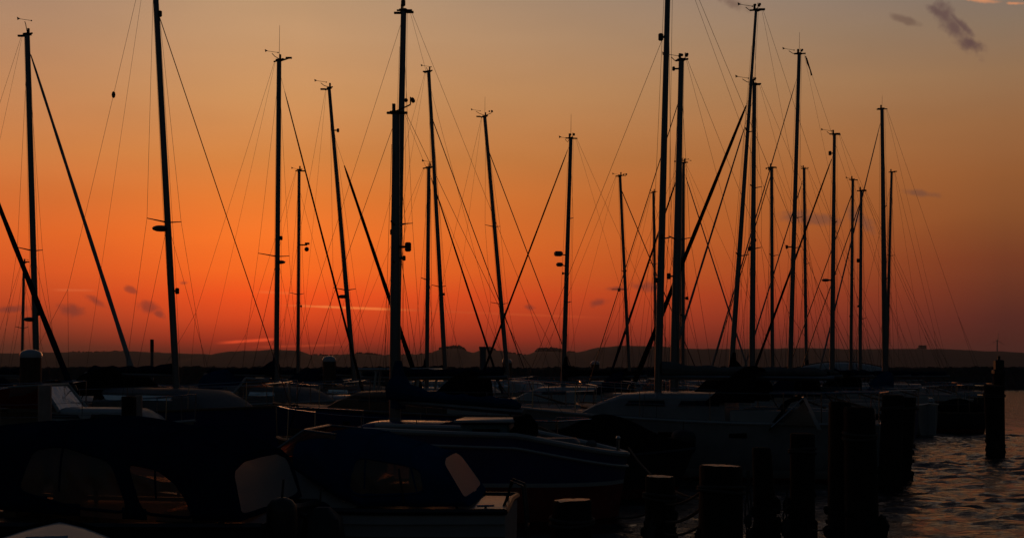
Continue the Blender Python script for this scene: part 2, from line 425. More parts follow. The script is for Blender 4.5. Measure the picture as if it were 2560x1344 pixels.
def build_hull(t, L, B, fb, m_top, m_deck, bow=1, antifoul='red_antifoul', boot='white_gelcoat', clinker=False, bootz=.18, camber=.05, rake=.25, transom=.8, sheer=.3, rail='white_gelcoat', afz=.09):
    rows = hull_sections(L, B, fb, clinker=clinker, bow=bow, rake=rake, transom=transom, sheer=sheer)
    # insert waterline bands by material on faces
    b = MB(); n = len(rows[0]); vs = [p for r in rows for p in r]
    b.v = vs
    for i in range(len(rows)-1):
        for j in range(n-1):
            f = (i*n+j, i*n+j+1, (i+1)*n+j+1, (i+1)*n+j)
            zc = sum(vs[k][2] for k in f)/4
            b.f.append(f); b.mi.append(0 if zc > bootz*fb*1.6 else (1 if zc > afz else 2))
    b.f.append(tuple(range(n))); b.mi.append(0)
    b.build('hull', [m_top, boot, antifoul], t)
    d = MB(); dr = []
    for r in rows:
        a, c = Vector(r[0]), Vector(r[-1]); w = abs(a.y-c.y)
        dr.append([a.lerp(c, k/6)+Vector((0,0,camber*w/2*(1-(k/3-1)**2)-.004)) for k in range(7)])
    d.grid(dr); d.build('deck', m_deck, t)
    rl = MB()
    for idx in (0, -1): rl.tube([Vector(r[idx])+Vector((0,0,.005)) for r in rows], .028, 6)
    rl.tube([rows[0][0], dr[0][3], rows[0][-1]], .026, 6)
    if m_top in ('dark_hull','navy_hull') and rail == 'white_gelcoat': rail = 'teak'
    rl.build('toe_rail' if rail != 'dark_hull' else 'rub_rail', rail, t)
    return rows
def build_cabin(t, x0, x1, w, z, h, m, bow=1, win=2, wm='dark_glass', slope=.9, name='cabin'):
    """x0 aft, x1 forward, in bow-forward coordinates"""
    b = MB(); rows = []
    xs = [(x0, .0), (x0+.03, 1), ((x0+x1)/2, 1), (x1-slope, .96), (x1-slope*.5, .62), (x1, .06)]
    for x, k in xs:
        ww = w*(1-.28*max(0, (x-x0)/(x1-x0)-.35)); hh = h*k
        rows.append([(x*bow, y*ww, z-.06+ (hh+.06)*zz) for y, zz in ((1,0),(.97,.5),(.90,.88),(.78,1.0),(.4,1.06),(0,1.08),(-.4,1.06),(-.78,1.0),(-.90,.88),(-.97,.5),(-1,0))])
    b.grid(rows); b.build(name, m, t)
    L = (x1-slope)-x0
    for side in (1, -1):
        for i in range(win):
            a0 = x0+L*(i+.12)/win; a1 = x0+L*(i+.88)/win; g = MB()
            def wd(x, zz): 
                ww = w*(1-.28*max(0, (x-x0)/(x1-x0)-.35)); f = .97+(.90-.97)*(zz-.5)/.38
                return (x*bow, side*(ww*f+.006), z+h*zz)
            c = [wd(a0+.02, .78), wd(a1-.06, .76), wd(a1, .56), wd(a0, .56)]
            cc = [(p[0], p[1]-side*.02, p[2]) for p in c]
            g.add(c+cc, [(0,1,2,3),(7,6,5,4),(0,4,5,1),(1,5,6,2),(2,6,7,3),(3,7,4,0)]); g.build('cabin_window', wm, t)
def rails(t, rows, fb, bow):
    n = len(rows); pu = MB()
    for idx in (0, -1):
        top = [Vector(rows[i][idx])+Vector((0, -.04 if rows[i][idx][1] > 0 else .04, .5)) for i in (int(n*.78), int(n*.88), n-1)]
        pu.tube(top, .011, 6)
        for i in (int(n*.78), int(n*.90)):
            p = Vector(rows[i][idx]); pu.tube([p, p+Vector((0, -.03 if p.y > 0 else .03, .5))], .01, 6)
    tip = Vector(rows[-1][0]); pu.tube([tip, tip+Vector((.02*bow,0,.5))], .011, 6)
    pu.build('bow_rail', 'stainless', t)
    pp = MB()
    for idx in (0, -1):
        pp.tube([Vector(rows[i][idx])+Vector((0,0,.52)) for i in (0, 1, 3)], .011, 6)
        for i in (0, 3): pp.tube([rows[i][idx], Vector(rows[i][idx])+Vector((0,0,.52))], .01, 6)
    pp.tube([Vector(rows[0][0])+Vector((0,0,.52)), Vector(rows[0][-1])+Vector((0,0,.52))], .011, 6); pp.build('stern_rail', 'stainless', t)
    for idx in (0, -1):
        gl = MB()
        for dz_ in (.5, .26): gl.tube([Vector(rows[i][idx])+Vector((0, -.02 if rows[i][idx][1] > 0 else .02, dz_)) for i in range(3, int(n*.79))], .004, 4)
        for i in range(5, int(n*.75), 4): gl.tube([rows[i][idx], Vector(rows[i][idx])+Vector((0,0,.51))], .008, 5)
        gl.build('lifeline', 'stainless', t)

# ------------------------------------------------------------------ sailing boats
BOATS = []
def sailboat(key, top, base, Y, w, fs, dsy, label, hullm='white_gelcoat', gear=(), spread=(), cover='navy_canvas', sail='white_sail', L=None, boom=True, stack=False, fract=None, extras=(), whip=0, gname='sailing boats moored along the jetty', hood=None, genoa_bulge=0, heading=None, fb=None, cabm=None):
    zt = H-(top[1]-HY)/F*Y; xt = (top[0]-CX)/F*Y; xb = (base-CX)/F*Y
    Lb = L or max(5.2, min(9.5, zt*.80)); Bm = Lb*.31; fb = fb or .62+.035*Lb; J = Lb*.40
    # heading from where the forestay comes down
    if heading is None:
        x_end = fs[0]+(fs[2]-fs[0])*(985-fs[1])/(fs[3]-fs[1])
        dyv = dsy*J*.5
        for _ in range(12):
            bx = (x_end-CX)/F*(Y+dyv); dxv = bx-xb
            dxv = max(-J*.985, min(J*.985, dxv)); dyv = dsy*math.sqrt(max(0, J*J-dxv*dxv))
        rz = math.atan2(dyv, dxv)
    else: rz = heading
    mx = .08*Lb      # mast station forward of midship
    Mw = Matrix.Rotation(rz, 4, 'Z'); org = Vector((xb, Y, 0))-(Mw @ Vector((mx, 0, 0)))
    BOATS.append((key, org.x, org.y, rz, Lb, Bm))
    t = empty('sailing_boat', org, rz, label, 'sailing boat', gname)
    inv = wmat(org, rz).inverted()
    rows = build_hull(t, Lb, Bm, fb, hullm, 'grey_deck' if hullm != 'white_gelcoat' else 'white_gelcoat', bootz=.13)
    ch = .30+.02*Lb; build_cabin(t, -.12*Lb, .30*Lb, Bm*.33, fb*1.04, ch, cabm or ('white_gelcoat' if hullm != 'cream_gelcoat' else 'cream_gelcoat'), win=2)
    rails(t, rows, fb, 1)
    cp = MB(); cp.box((-.30*Lb, Bm*.30, fb+.10), (.34*Lb, .10, .24)); cp.box((-.30*Lb, -Bm*.30, fb+.10), (.34*Lb, .10, .24)); cp.build('cockpit_coaming', 'white_gelcoat', t)
    for s_ in (1, -1):
        for xf in ((.02, .16, -.16) if key == 'o' else (.05, .17)):
            ii = min(len(rows)-1, int((xf+.5)*(len(rows)-1))); pt = Vector(rows[ii][1 if s_ == 1 else -2]); ww = .30 if key == 'o' else .16
            one(t, 'hull_window', 'dark_glass', lambda b: b.box((xf*Lb, pt.y+s_*.004-s_*.004, fb*.80), (ww,.03,.085), bev=.012))
    one(t, 'foredeck_hatch', 'dark_glass', lambda b: b.box((.33*Lb,0,fb*1.1+.06), (.4,.4,.05), bev=.012))
    one(t, 'tiller', 'teak', lambda b: b.tube([(-.46*Lb,0,fb+.25),(-.36*Lb,0,fb+.45)], [.025,.018], 6))
    one(t, 'rudder', 'white_gelcoat', lambda b: b.box((-.515*Lb,0,.3), (.22,.05,fb*1.3)))
    # mast (tapers towards its head)
    foot = Vector((xb + (xb-xt)*0, Y, fb)); base_s = Vector((xb-(xt-xb)*(H-fb)/(zt-H)*1.0, Y, fb+.02)); head = Vector((xt, Y, zt))
    r0 = w[1]/F*Y/2; r1 = w[0]/F*Y/2
    def at(z): return base_s.lerp(head, (z-base_s.z)/(head.z-base_s.z))
    b = MB(); b.tube([base_s, at(zt*.55), at(zt*.86), head], [r0, (r0+r1)/2*1.02, r1*1.05, r1], 12, sq=1.0)
    mast = b.build('mast', 'aluminium', t, inv=inv)
    Dm = max(.02, r1)
    fwd = (Mw @ Vector((1,0,0))); lat = (Mw @ Vector((0,1,0)))
    # masthead
    b = MB(); b.box(head+Vector((0,0,.02)), (2.6*Dm, 2.2*Dm, .05), rz); b.tube([head-fwd*.20+Vector((0,0,.0)), head+fwd*.16+Vector((0,0,.03))], .022, 6)
    b.box(head+fwd*.04+Vector((0,0,.10)), (.05,.05,.12)); b.build('masthead', 'black_plastic', mast, inv=inv)
    wire_r = .0034*max(1, Y/42)
    for g in gear:
        k, gx, gy = g[0], g[1], g[2]; p = P(gx, gy, Y); b = MB()
        if k == 'vane':      # arrow on a rod
            b.tube([head+Vector((0,0,.05)), Vector((head.x*.4+p.x*.6, Y, p.z-.12)), p-Vector((0,0,.04))], .010, 5)
            b.tube([p+Vector((-.17,0,.03)), p+Vector((.17,0,-.02))], .006, 5); b.add([p+Vector((-.19,-.004,.075)), p+Vector((-.11,-.004,.03)), p+Vector((-.18,-.004,-.005)), p+Vector((-.19,.004,.075)), p+Vector((-.11,.004,.03)), p+Vector((-.18,.004,-.005))], [(0,1,2),(5,4,3),(0,3,4,1),(1,4,5,2),(2,5,3,0)]); b.ball(p+Vector((.16,0,-.02)), .02, 6)
            b.build('wind_vane', 'black_plastic', mast, inv=inv)
        elif k == 'cups':
            b.tube([head+Vector((0,0,.04)), p], .012, 5)
            for a in range(3): b.ball(p+Vector((.07*math.cos(a*2.1+1), .07*math.sin(a*2.1+1), .07)), .035, 6)
            b.tube([p, p+Vector((0,0,.12))], .010, 5); b.build('anemometer', 'black_plastic', mast, inv=inv)
        elif k == 'arm':
            b.tube([head+Vector((0,0,-.01)), p], [.030,.018], 6); b.box(p+Vector((0,0,.01)), (.16,.06,.045)); b.build('masthead_arm', 'black_plastic', mast, inv=inv)
    if whip:
        one_b = MB(); one_b.tube([head, head+Vector((.01,0,whip/F*Y))], [.007,.004], 5); one_b.build('whip_antenna', 'wire', mast, inv=inv)
    # spreaders and shrouds
    chain = [Vector((mx-.03*Lb, s*Bm*.46, fb)) for s in (1, -1)]
    tips = {1: [], -1: []}
    for sy, half in spread:
        c = at(H-(sy-HY)/F*Y)
        for s in (1, -1):
            tip = c+lat*s*half-fwd*half*.25+Vector((0,0,.06)); b = MB(); b.tube([c, tip], [.03,.016], 6, sq=.6); b.build('spreader', 'aluminium', mast, inv=inv)
            tips[s].append(tip)
    for s, c in ((1, chain[0]), (-1, chain[1])):
        cw = wmat(org, rz) @ c; b = MB()
        b.tube([at(zt*.97)]+tips[s]+[cw], wire_r, 4)
        if zt > 7: b.tube([at(zt*.55 if not spread else H-(spread[-1][0]-HY)/F*Y), cw+fwd*.25], wire_r, 4)
        b.build('shroud', 'wire', t, inv=inv)
    # forestay with furled sail
    if fs:
        bowp = wmat(org, rz) @ Vector((.48*Lb, 0, fb*1.25))
        fz = H-(fs[1]-HY)/F*Y; z_att = min(zt-.05, fz if not fract else H-(fract-HY)/F*Y)
        ftop = at(z_att)
        b = MB(); b.tube([ftop, bowp], max(wire_r*1.15, fs[4]/F*Y*.40 if 3 <= fs[4] <= 3.2 else 0), 6); fsy = b.build('forestay', 'wire', t, inv=inv)
        if fs[4] > 3.2:
            rr = fs[4]/F*Y/2; k0 = max(.03, min(.4, (fs[1]-(HY-(ftop.z-H)*F/Y))/(1000-(HY-(ftop.z-H)*F/Y))))
            a = ftop.lerp(bowp, k0); e = ftop.lerp(bowp, .985); pts = []; rad = []
            for i in range(25):
                q = i/24; pts.append(a.lerp(e, q)+Vector((0,0,-.0)))
                rad.append(rr*(.50+.68*q**.8)*(1+.07*math.sin(q*43+Y))*(.55 if i == 0 else 1))
            b = MB(); b.tube(pts, rad, 8)
            if genoa_bulge:
                c0 = a.lerp(e, .88); c1 = a.lerp(e, .965); c2 = a.lerp(e, 1.03)
                b.tube([c0, c1-fwd*.07, c2], [rr*.8, genoa_bulge, rr*.8], 8)
            b.build('furled_genoa', sail, t, inv=inv)
            one_b = MB(); one_b.tube([bowp.lerp(ftop, .035), bowp.lerp(ftop, .05)], rr*1.9, 10); one_b.build('furling_drum', 'black_plastic', fsy, inv=inv)
    # backstay
    st = wmat(org, rz) @ Vector((-.49*Lb, 0, fb)); b = MB(); split = head.lerp(st, .72)
    b.tube([head-fwd*.18, split], wire_r, 4)
    for s in (1, -1): b.tube([split, st+lat*s*Bm*.32], wire_r, 4)
    b.build('backstay', 'wire', t, inv=inv)
    # halyards slapping down the mast
    b = MB(); b.tube([head-fwd*(r1+.03), at(zt*.5)-fwd*(r0+.05), base_s-fwd*(r0+.03)+Vector((0,0,.2))], wire_r*.9, 4); b.tube([at(zt*.92)+fwd*(r1+.02), at(zt*.4)+fwd*(r0+.09), base_s+fwd*(r0+.05)+Vector((0,0,.3))], wire_r*.9, 4)
    b.build('halyard', 'rope', mast, inv=inv)
    if boom:
        gz = fb+ch+.34; g = at(gz); bl = .36*Lb
        if isinstance(boom, tuple): e = P(*boom)
        else: e = g-fwd*bl+Vector((0,0,.03))
        bo = MB(); bo.tube([g, e], .045, 8); bm = bo.build('boom', 'aluminium', t, inv=inv)
        b = MB(); pts = []; rad = []
        for i in range(15):
            q = i/14; hh = (.12+.10*math.exp(-q*7)+.02*math.sin(i*2.2+Y))*(1 if q < .96 else .5)
            if stack: hh += .14*math.exp(-q*9)
            pts.append((g.lerp(e, .02+.94*q))+Vector((0,0,.05+hh*.45))); rad.append(hh*.62)
        b.tube(pts, rad, 9)
        if stack:
            b.tube([g-fwd*.05+Vector((0,0,-.10)), g-fwd*(r0*.8)+Vector((0,0,.22)), at(gz+.62)-fwd*r0*.3], [r0*1.2, r0*1.45, r0*.8], 9)
        b.build('sail_cover', cover, bm, inv=inv)
        b = MB(); b.tube([head-fwd*.15, e], wire_r*.8, 4); b.build('topping_lift', 'wire', t, inv=inv)
        b = MB(); b.tube([e.lerp(g, .12), Vector((e.x, e.y, fb+.2)).lerp(st, .15)], .012, 5); b.build('mainsheet', 'rope', t, inv=inv)
    if hood:
        x0 = -.13*Lb; b = MB(); rws = []
        for i in range(7):
            q = i/6; rws.append([(x0+.42-q*.85, Bm*.36*math.cos(a), fb+ch*.8+(.62*math.sin(q*math.pi*.62))*max(0, math.sin(a))**.6) for a in [math.pi*k/10 for k in range(11)]])
        b.grid(rws); b.build('spray_hood', hood, t)
    for ex in extras:
        k, ex_x, ex_y = ex[0], ex[1], ex[2]; s = ex[3] if len(ex) > 3 else 1.; p = P(ex_x, ex_y, Y); m_ = at(p.z); b = MB()
        if k == 'radar':
            b.tube([m_, p], .03, 6); b.ball(p, .17*s, 12, sc=(1.15,1.15,.42)); b.build('radar_dome', 'radar_plastic', mast, inv=inv)
        elif k == 'lump':
            b.tube([m_, p], .02, 5); s = min(s, 1.15) if s < 1.5 else 1.3; b.box(p, (.065*s,.065*s,.11*s), .5, bev=.012*s); b.build('deck_light', 'black_plastic', mast, inv=inv)
        elif k == 'reflector':
            b.tube([m_+Vector((0,0,-.05)), p], .018, 5); b.box(p, (.24*s,.18*s,.15*s), .35, bev=.035); b.build('radar_reflector', 'radar_plastic', mast, inv=inv)
        elif k == 'bracket':
            b.tube([m_, Vector((p.x-.06,Y,m_.z)), p], .028, 6); b.box(p+Vector((0,0,.05)), (.16,.12,.07)); b.ball(p+Vector((-.02,0,-.16)), .09, 8); b.build('horn_bracket', 'black_plastic', mast, inv=inv)
        elif k == 'cross':
            b.tube([m_, p], .018, 5); b.tube([p-Vector((.3,0,0)), p+Vector((.25,0,0))], .012, 5); b.box(p-Vector((0,0,.02)), (.10,.10,.14)); b.build('signal_fitting', 'black_plastic', mast, inv=inv)
        elif k == 'bead':
            k_ = (head.z-p.z)/(head.z-split.z); b.ball((head-fwd*.18).lerp(split, k_), .055, 8, sc=(.8,.8,1.4)); b.build('stay_insulator', 'black_plastic', t, inv=inv)
        elif k == 'flag':
            b.tube([p+Vector((0,0,.06)), p+Vector((.02,0,-.02))], .02, 5)
            b.grid([[p+Vector((.04*i,.05*math.sin(i*1.7),-.13*i)), p+Vector((.04*i+.05,.02,-.13*i+.02))] for i in range(5)]); b.build('burgee', 'black_canvas', t, inv=inv)
    return t
S = sailboat  # several darker hull and cabin colours below stand in for dusk shade
LG = 'sailing boats berthed with their bows to the right'
RG = 'sailing boats berthed with their bows to the left'
# key, top, base x at the horizon, Y, (top px, base px), forestay(x1,y1,x2,y2,px), depth sign
S('a', (68,88), 92, 34, (13,16), (87,130,345,950,10), -1, 'leftmost full mast, crooked wind vane on top, sailing boat with a pale furled sail', gear=[('vane',62,50),('arm',53,91)], spread=[(627,.42)], extras=[('radar',74,798,.8),('lump',97,783)], gname=LG, sail='white_sail', genoa_bulge=.14, fract=112, hood='navy_canvas')
S('b', (60,657), 55, 56, (6,7), (63,700,150,870,2), -1, 'small distant sailing boat with a thin mast just left of the thick leftmost mast', gear=[('vane',60,648),('arm',68,655)], spread=[(820,.3)], gname=LG, hullm='dark_hull', cabm='cream_gelcoat', heading=R(-35))
S('off', (-185,-60), -120, 29, (14,18), (-60,180,215,960,13), -1, 'sailing boat outside the left edge whose navy furled sail crosses into the picture', spread=[(520,.5)], gname=LG, sail='navy_canvas', fract=80, L=8.2)
S('c', (383,-130), 439, 29.5, (13,18), (408,45,690,880,3), -1, 'sailing boat with its mast cut off by the top left edge, radar on its left', spread=[(556,.45)], extras=[('radar',402,571,.95),('lump',443,727,1.2),('lump',400,35,1.2),('bead',266,215)], gname=LG, fract=20, hullm='navy_hull', hood='black_canvas', cabm='grey_deck')
S('d', (698,152), 691, 37, (11,13), (720,232,885,880,5), -1, 'sailing boat with a straight upright mast and a dark arm pointing right at its head', gear=[('arm',722,146),('vane',680,130)], whip=88, spread=[(641,.55)], extras=[('radar',701,655,.7),('lump',703,595)], gname=LG, sail='black_canvas', fract=175, stack=True, hood='blue_canvas', cabm='grey_deck')
S('e', (748,426), 745, 52, (7,9), (752,470,860,880,2), -1, 'small sailing boat whose short mast has a hooked bracket half way up its right', gear=[('vane',741,422),('arm',758,428)], spread=[(736,.35)], extras=[('bracket',768,612),('lump',753,765,.8)], gname=LG, heading=R(-40), hullm='dark_hull')
S('f', (823,222), 884, 41, (8,13), (868,420,978,750,10), -1, 'sailing boat with left-leaning mast and thick dark furled sail starting well below its head', gear=[('arm',808,224),('vane',802,204)], spread=[(725,.4)], extras=[('radar',857,741,.8),('lump',845,326,1)], gname=LG, sail='black_canvas', fract=330, hullm='teal_paint', hood='navy_canvas', cabm='teak')
S('g', (1009,28), 990, 31, (14,19), (997,40,757,800,2.5), 1, 'tallest mast at the middle, wires fanning from a cross fitting at its head', gear=[('arm',1025,32),('arm',994,34)], spread=[(560,.45)], whip=60, extras=[('lump',1008,8,2)], gname=RG, L=7.4, hullm='navy_hull', cabm='teak', hood='black_canvas')
S('h', (990,285), 988, 21.5, (19,31), (972,300,740,900,2.5), 1, 'near sailing boat with the thickest mast, searchlight on its right, long blue boom cover', gear=[('cups',1026,262)], spread=[(566,.20),(662,.12)], extras=[('lump',1020,617,1.5),('lump',1010,645,.7),('lump',980,580,.8)], cover='blue_canvas', boom=(1312,1030,19.2), stack=True, gname=RG, L=5.4, fract=295, hullm='dark_hull', cabm='navy_hull', fb=.6)
S('i', (1072,420), 1067, 43, (9,11), (1080,445,1220,866,5), -1, 'sailing boat with a short upright mast directly right of the thick middle mast', gear=[('vane',1070,404)], extras=[('lump',1072,718)], spread=[(700,.3)], gname=LG, sail='navy_canvas', fract=425, stack=True, hullm='dark_hull')
S('j', (1072,180), 1113, 47, (8,12), (1091,318,1233,712,3), -1, 'left-leaning sailing boat mast beside the short upright one, small block at its head', gear=[('vane',1066,166),('arm',1063,180)], spread=[(717,.35)], extras=[('lump',1110,735,.8)], gname=LG, fract=290, hood='black_canvas', cabm='cream_gelcoat')
S('k', (1212,292), 1268, 53, (8,12), (1228,385,1410,880,3), -1, 'sailing boat with a left-leaning mast topped by a forked pair of wind instruments', gear=[('vane',1190,276),('cups',1228,283),('arm',1196,292)], whip=50, spread=[(567,.4),(760,.45)], gname=LG, fract=370, hullm='navy_hull', hood='navy_canvas')
S('l', (1427,347), 1409, 42, (9,13), (1415,372,1225,880,5), 1, 'sailing boat standing alone with two box reflectors on the left of its mast', gear=[('cups',1432,342),('vane',1413,345)], whip=62, spread=[(547,.3),(757,.35)], extras=[('reflector',1396,634),('reflector',1399,661,.8),('lump',1407,683,.7),('lump',1412,778,1)], gname=RG, sail='black_canvas', stack=True, cover='black_canvas', fract=355, hood='navy_canvas')
S('m', (1550,440), 1573, 59, (7,9), (1560,470,1700,830,3), -1, 'slim leaning sailing boat mast with a small cross arm low on its left', gear=[('vane',1542,436),('cups',1564,440)], extras=[('cross',1547,723),('lump',1564,832,.9),('lump',1565,677,.7)], spread=[(680,.25)], gname=LG, cover='black_canvas', hullm='dark_hull')
S('n', (1634,481), 1640, 66, (6,7), (1640,505,1712,860,2), -1, 'distant sailing boat whose thin mast stands close left of the tallest right-hand mast', gear=[('vane',1634,478)], spread=[(660,.3)], gname=LG, heading=R(-50))
S('o', (1672,-120), 1646, 24.5, (13,20), (1652,100,1545,432,2), 1, 'white sailing yacht lying in front, mast cut off above, long grey boom cover', spread=[(597,.35)], extras=[('lump',1652,93,1.2),('lump',1640,700,.8)], cover='grey_canvas', gname=RG, L=6.6, boom=(2085,945,24.2), fract=70, heading=R(160), fb=.95, hood='black_canvas', hullm='pale_grey_hull', cabm='pale_grey_hull')
S('p', (1703,152), 1686, 29.5, (13,24), (1692,245,1560,660,3), 1, 'sailing boat with a thick mast and a curved arm near its head, right of centre', gear=[('vane',1678,138),('cups',1713,146)], extras=[('lump',1672,690,1.2),('lump',1684,172,.8)], spread=[(600,.3)], gname=RG, L=7.6, fract=240, hullm='dark_hull', hood='black_canvas')
S('q', (1701,402), 1706, 60, (8,11), (1690,430,1519,886,6), 1, 'sailing boat hidden behind the thick mast, dark furled sail running down to the left', gear=[('vane',1712,396),('arm',1690,404)], extras=[('lump',1716,745,1.2)], spread=[(642,.4)], gname=RG, sail='navy_canvas', fract=420, L=8.2)
S('pp', (1709,408), 1707, 50, (7,10), (1712,430,1860,880,4), -1, 'sailing boat half hidden behind the thick mast, stay sloping down to the right', gear=[('vane',1716,400)], spread=[(790,.3)], gname=LG, hullm='dark_hull', fract=425, L=6.4, extras=[('lump',1718,745,1.1)])
S('r', (1890,27), 1828, 33.5, (7,15), (1848,262,1706,628,12), 1, 'tall sailing yacht with a right-leaning mast and the thickest dark furled sail', gear=[('vane',1864,14),('arm',1904,25),('cups',1895,20)], spread=[(330,.3),(640,.35)], gname=RG, sail='black_canvas', fract=240, L=7.2, cover='black_canvas', stack=True, hullm='dark_hull', hood='navy_canvas')
S('s', (1886,212), 1880, 37.5, (10,16), (1850,320,1708,796,6), 1, 'sailing boat with an upright mast close right of the leaning tall one', gear=[('vane',1856,194),('cups',1884,204),('arm',1893,212)], spread=[(470,.3),(622,.3)], extras=[('lump',1873,622,1),('lump',1888,600,.8)], gname=RG, fract=240, L=7.4, cover='grey_canvas', cabm='grey_deck', hullm='navy_hull')
S('t', (1998,136), 1975, 42, (9,13), (1984,200,1800,840,3.5), 1, 'slightly right-leaning sailing boat mast with a short dark burgee by its head', gear=[('vane',1972,124),('cups',2002,132)], whip=55, spread=[(545,.35),(620,.35)], extras=[('flag',2014,146),('lump',1985,546,1),('lump',1967,617,1)], gname=RG, fract=180, L=7.2, hullm='pale_grey_hull', cabm='grey_deck', hood='black_canvas')
S('u', (1929,420), 1931, 49, (8,10), (1922,432,1831,747,3), 1, 'sailing boat with a short mast between the two taller leaning ones', gear=[('arm',1934,419),('cups',1921,426)], spread=[(640,.3)], gname=RG, cover='black_canvas', L=7, hullm='dark_hull')
S('v', (2010,422), 2016, 63, (7,9), (2003,440,1900,800,4), 1, 'short slim mast right of the burgee mast, dark sail heap at its foot', gear=[('vane',2012,418)], spread=[(660,.3)], gname=RG, cover='black_canvas', stack=True)
S('w', (2086,337), 2080, 46, (8,14), (2072,387,1890,860,6), 1, 'sailing boat with a stepped masthead, dark stays falling left and a low radar dome', gear=[('vane',2067,326),('arm',2094,335)], spread=[(560,.35),(690,.35)], extras=[('radar',2064,700,.7),('lump',2075,383,1.6)], gname=RG, sail='black_canvas', fract=380, L=7, hood='blue_canvas', hullm='dark_hull')
S('x', (2132,450), 2127, 57, (7,9), (2125,480,1990,860,3), 1, 'thin sailing boat mast standing just left of the mast with a dark lump', gear=[('vane',2126,446)], spread=[(700,.3)], extras=[('lump',2125,790,.7)], gname=RG, L=7, hullm='navy_hull')
S('y', (2153,478), 2150, 50.5, (7,10), (2146,500,2025,860,3), 1, 'short sailing boat mast with a dark radar lump on its left side', gear=[('arm',2160,476)], spread=[(798,.3)], extras=[('lump',2145,651,1.9),('lump',2145,765,.7)], gname=RG, L=6.6, hullm='pale_grey_hull')
S('z', (2205,273), 2213, 53.5, (9,16), (2195,290,2110,560,4), 1, 'rightmost tall sailing boat, bare mast, long thin stay sloping down to the right', gear=[('arm',2197,274)], whip=34, spread=[(520,.4),(700,.4)], gname=RG, L=6.6, extras=[('lump',2208,700,.8)], hullm='dark_hull')
S('zz', (2229,431), 2216, 66, (6,9), (2224,455,2150,800,2), 1, 'sailing boat whose thin mast top leans out right of the rightmost tall mast', gear=[('arm',2238,429)], spread=[(640,.3)], gname=RG, L=6)

# ------------------------------------------------------------------ canvas cockpit covers built as surfaces with cut-in windows
def inside(poly, x, y):
    c = False; n = len(poly)
    for i in range(n):
        x1, y1 = poly[i]; x2, y2 = poly[i-1]
        if (y1 > y) != (y2 > y) and x < (x2-x1)*(y-y1)/(y2-y1)+x1: c = not c
    return c
def roundpoly(poly, k=3, r=.22):
    out_ = []; n = len(poly)
    for i in range(n):
        p0, p1, p2 = [Vector((*poly[(i+d) % n], 0)) for d in (-1, 0, 1)]
        a = p1.lerp(p0, r); b = p1.lerp(p2, r)
        for j in range(k+1):
            t = j/k; q = a.lerp(p1, t).lerp(p1.lerp(b, t), t); out_.append((q.x, q.y))
    return out_
def panel(t, name, Sf, u0, u1, nu, v0, v1, nv, wins, fabric, binding, thick=.006):
    b = MB(); idx = {}
    def vert(mb, cache, i, j):
        if (i, j) not in cache:
            cache[(i, j)] = len(mb.v); mb.v.append(tuple(Sf(u0+(u1-u0)*i/nu, v0+(v1-v0)*j/nv)))
        return cache[(i, j)]
    wbs = [(MB(), {}) for _ in wins]
    for i in range(nu):
        for j in range(nv):
            uc, vc = u0+(u1-u0)*(i+.5)/nu, v0+(v1-v0)*(j+.5)/nv
            tgt, cache = b, idx
            for k, (poly, m_) in enumerate(wins):
                if inside(poly, uc, vc): tgt, cache = wbs[k]; break
            tgt.f.append(tuple(vert(tgt, cache, *q) for q in ((i,j),(i+1,j),(i+1,j+1),(i,j+1)))); tgt.mi.append(0)
    cv = b.build(name, fabric, t)
    md = cv.modifiers.new('thickness', 'SOLIDIFY'); md.thickness = thick; md.offset = 0
    for (wb, _), (poly, m_) in zip(wbs, wins):
        w = wb.build('canopy_window', m_, cv)
        ring = [Sf(*p) for p in poly]; ring = [p for i in range(len(ring)) for p in (ring[i], ring[i].lerp(ring[(i+1) % len(ring)], .5))]
        one(w, 'window_binding', binding, lambda mb: mb.tube(ring+[ring[0], ring[1]], .011, 6))
    return cv
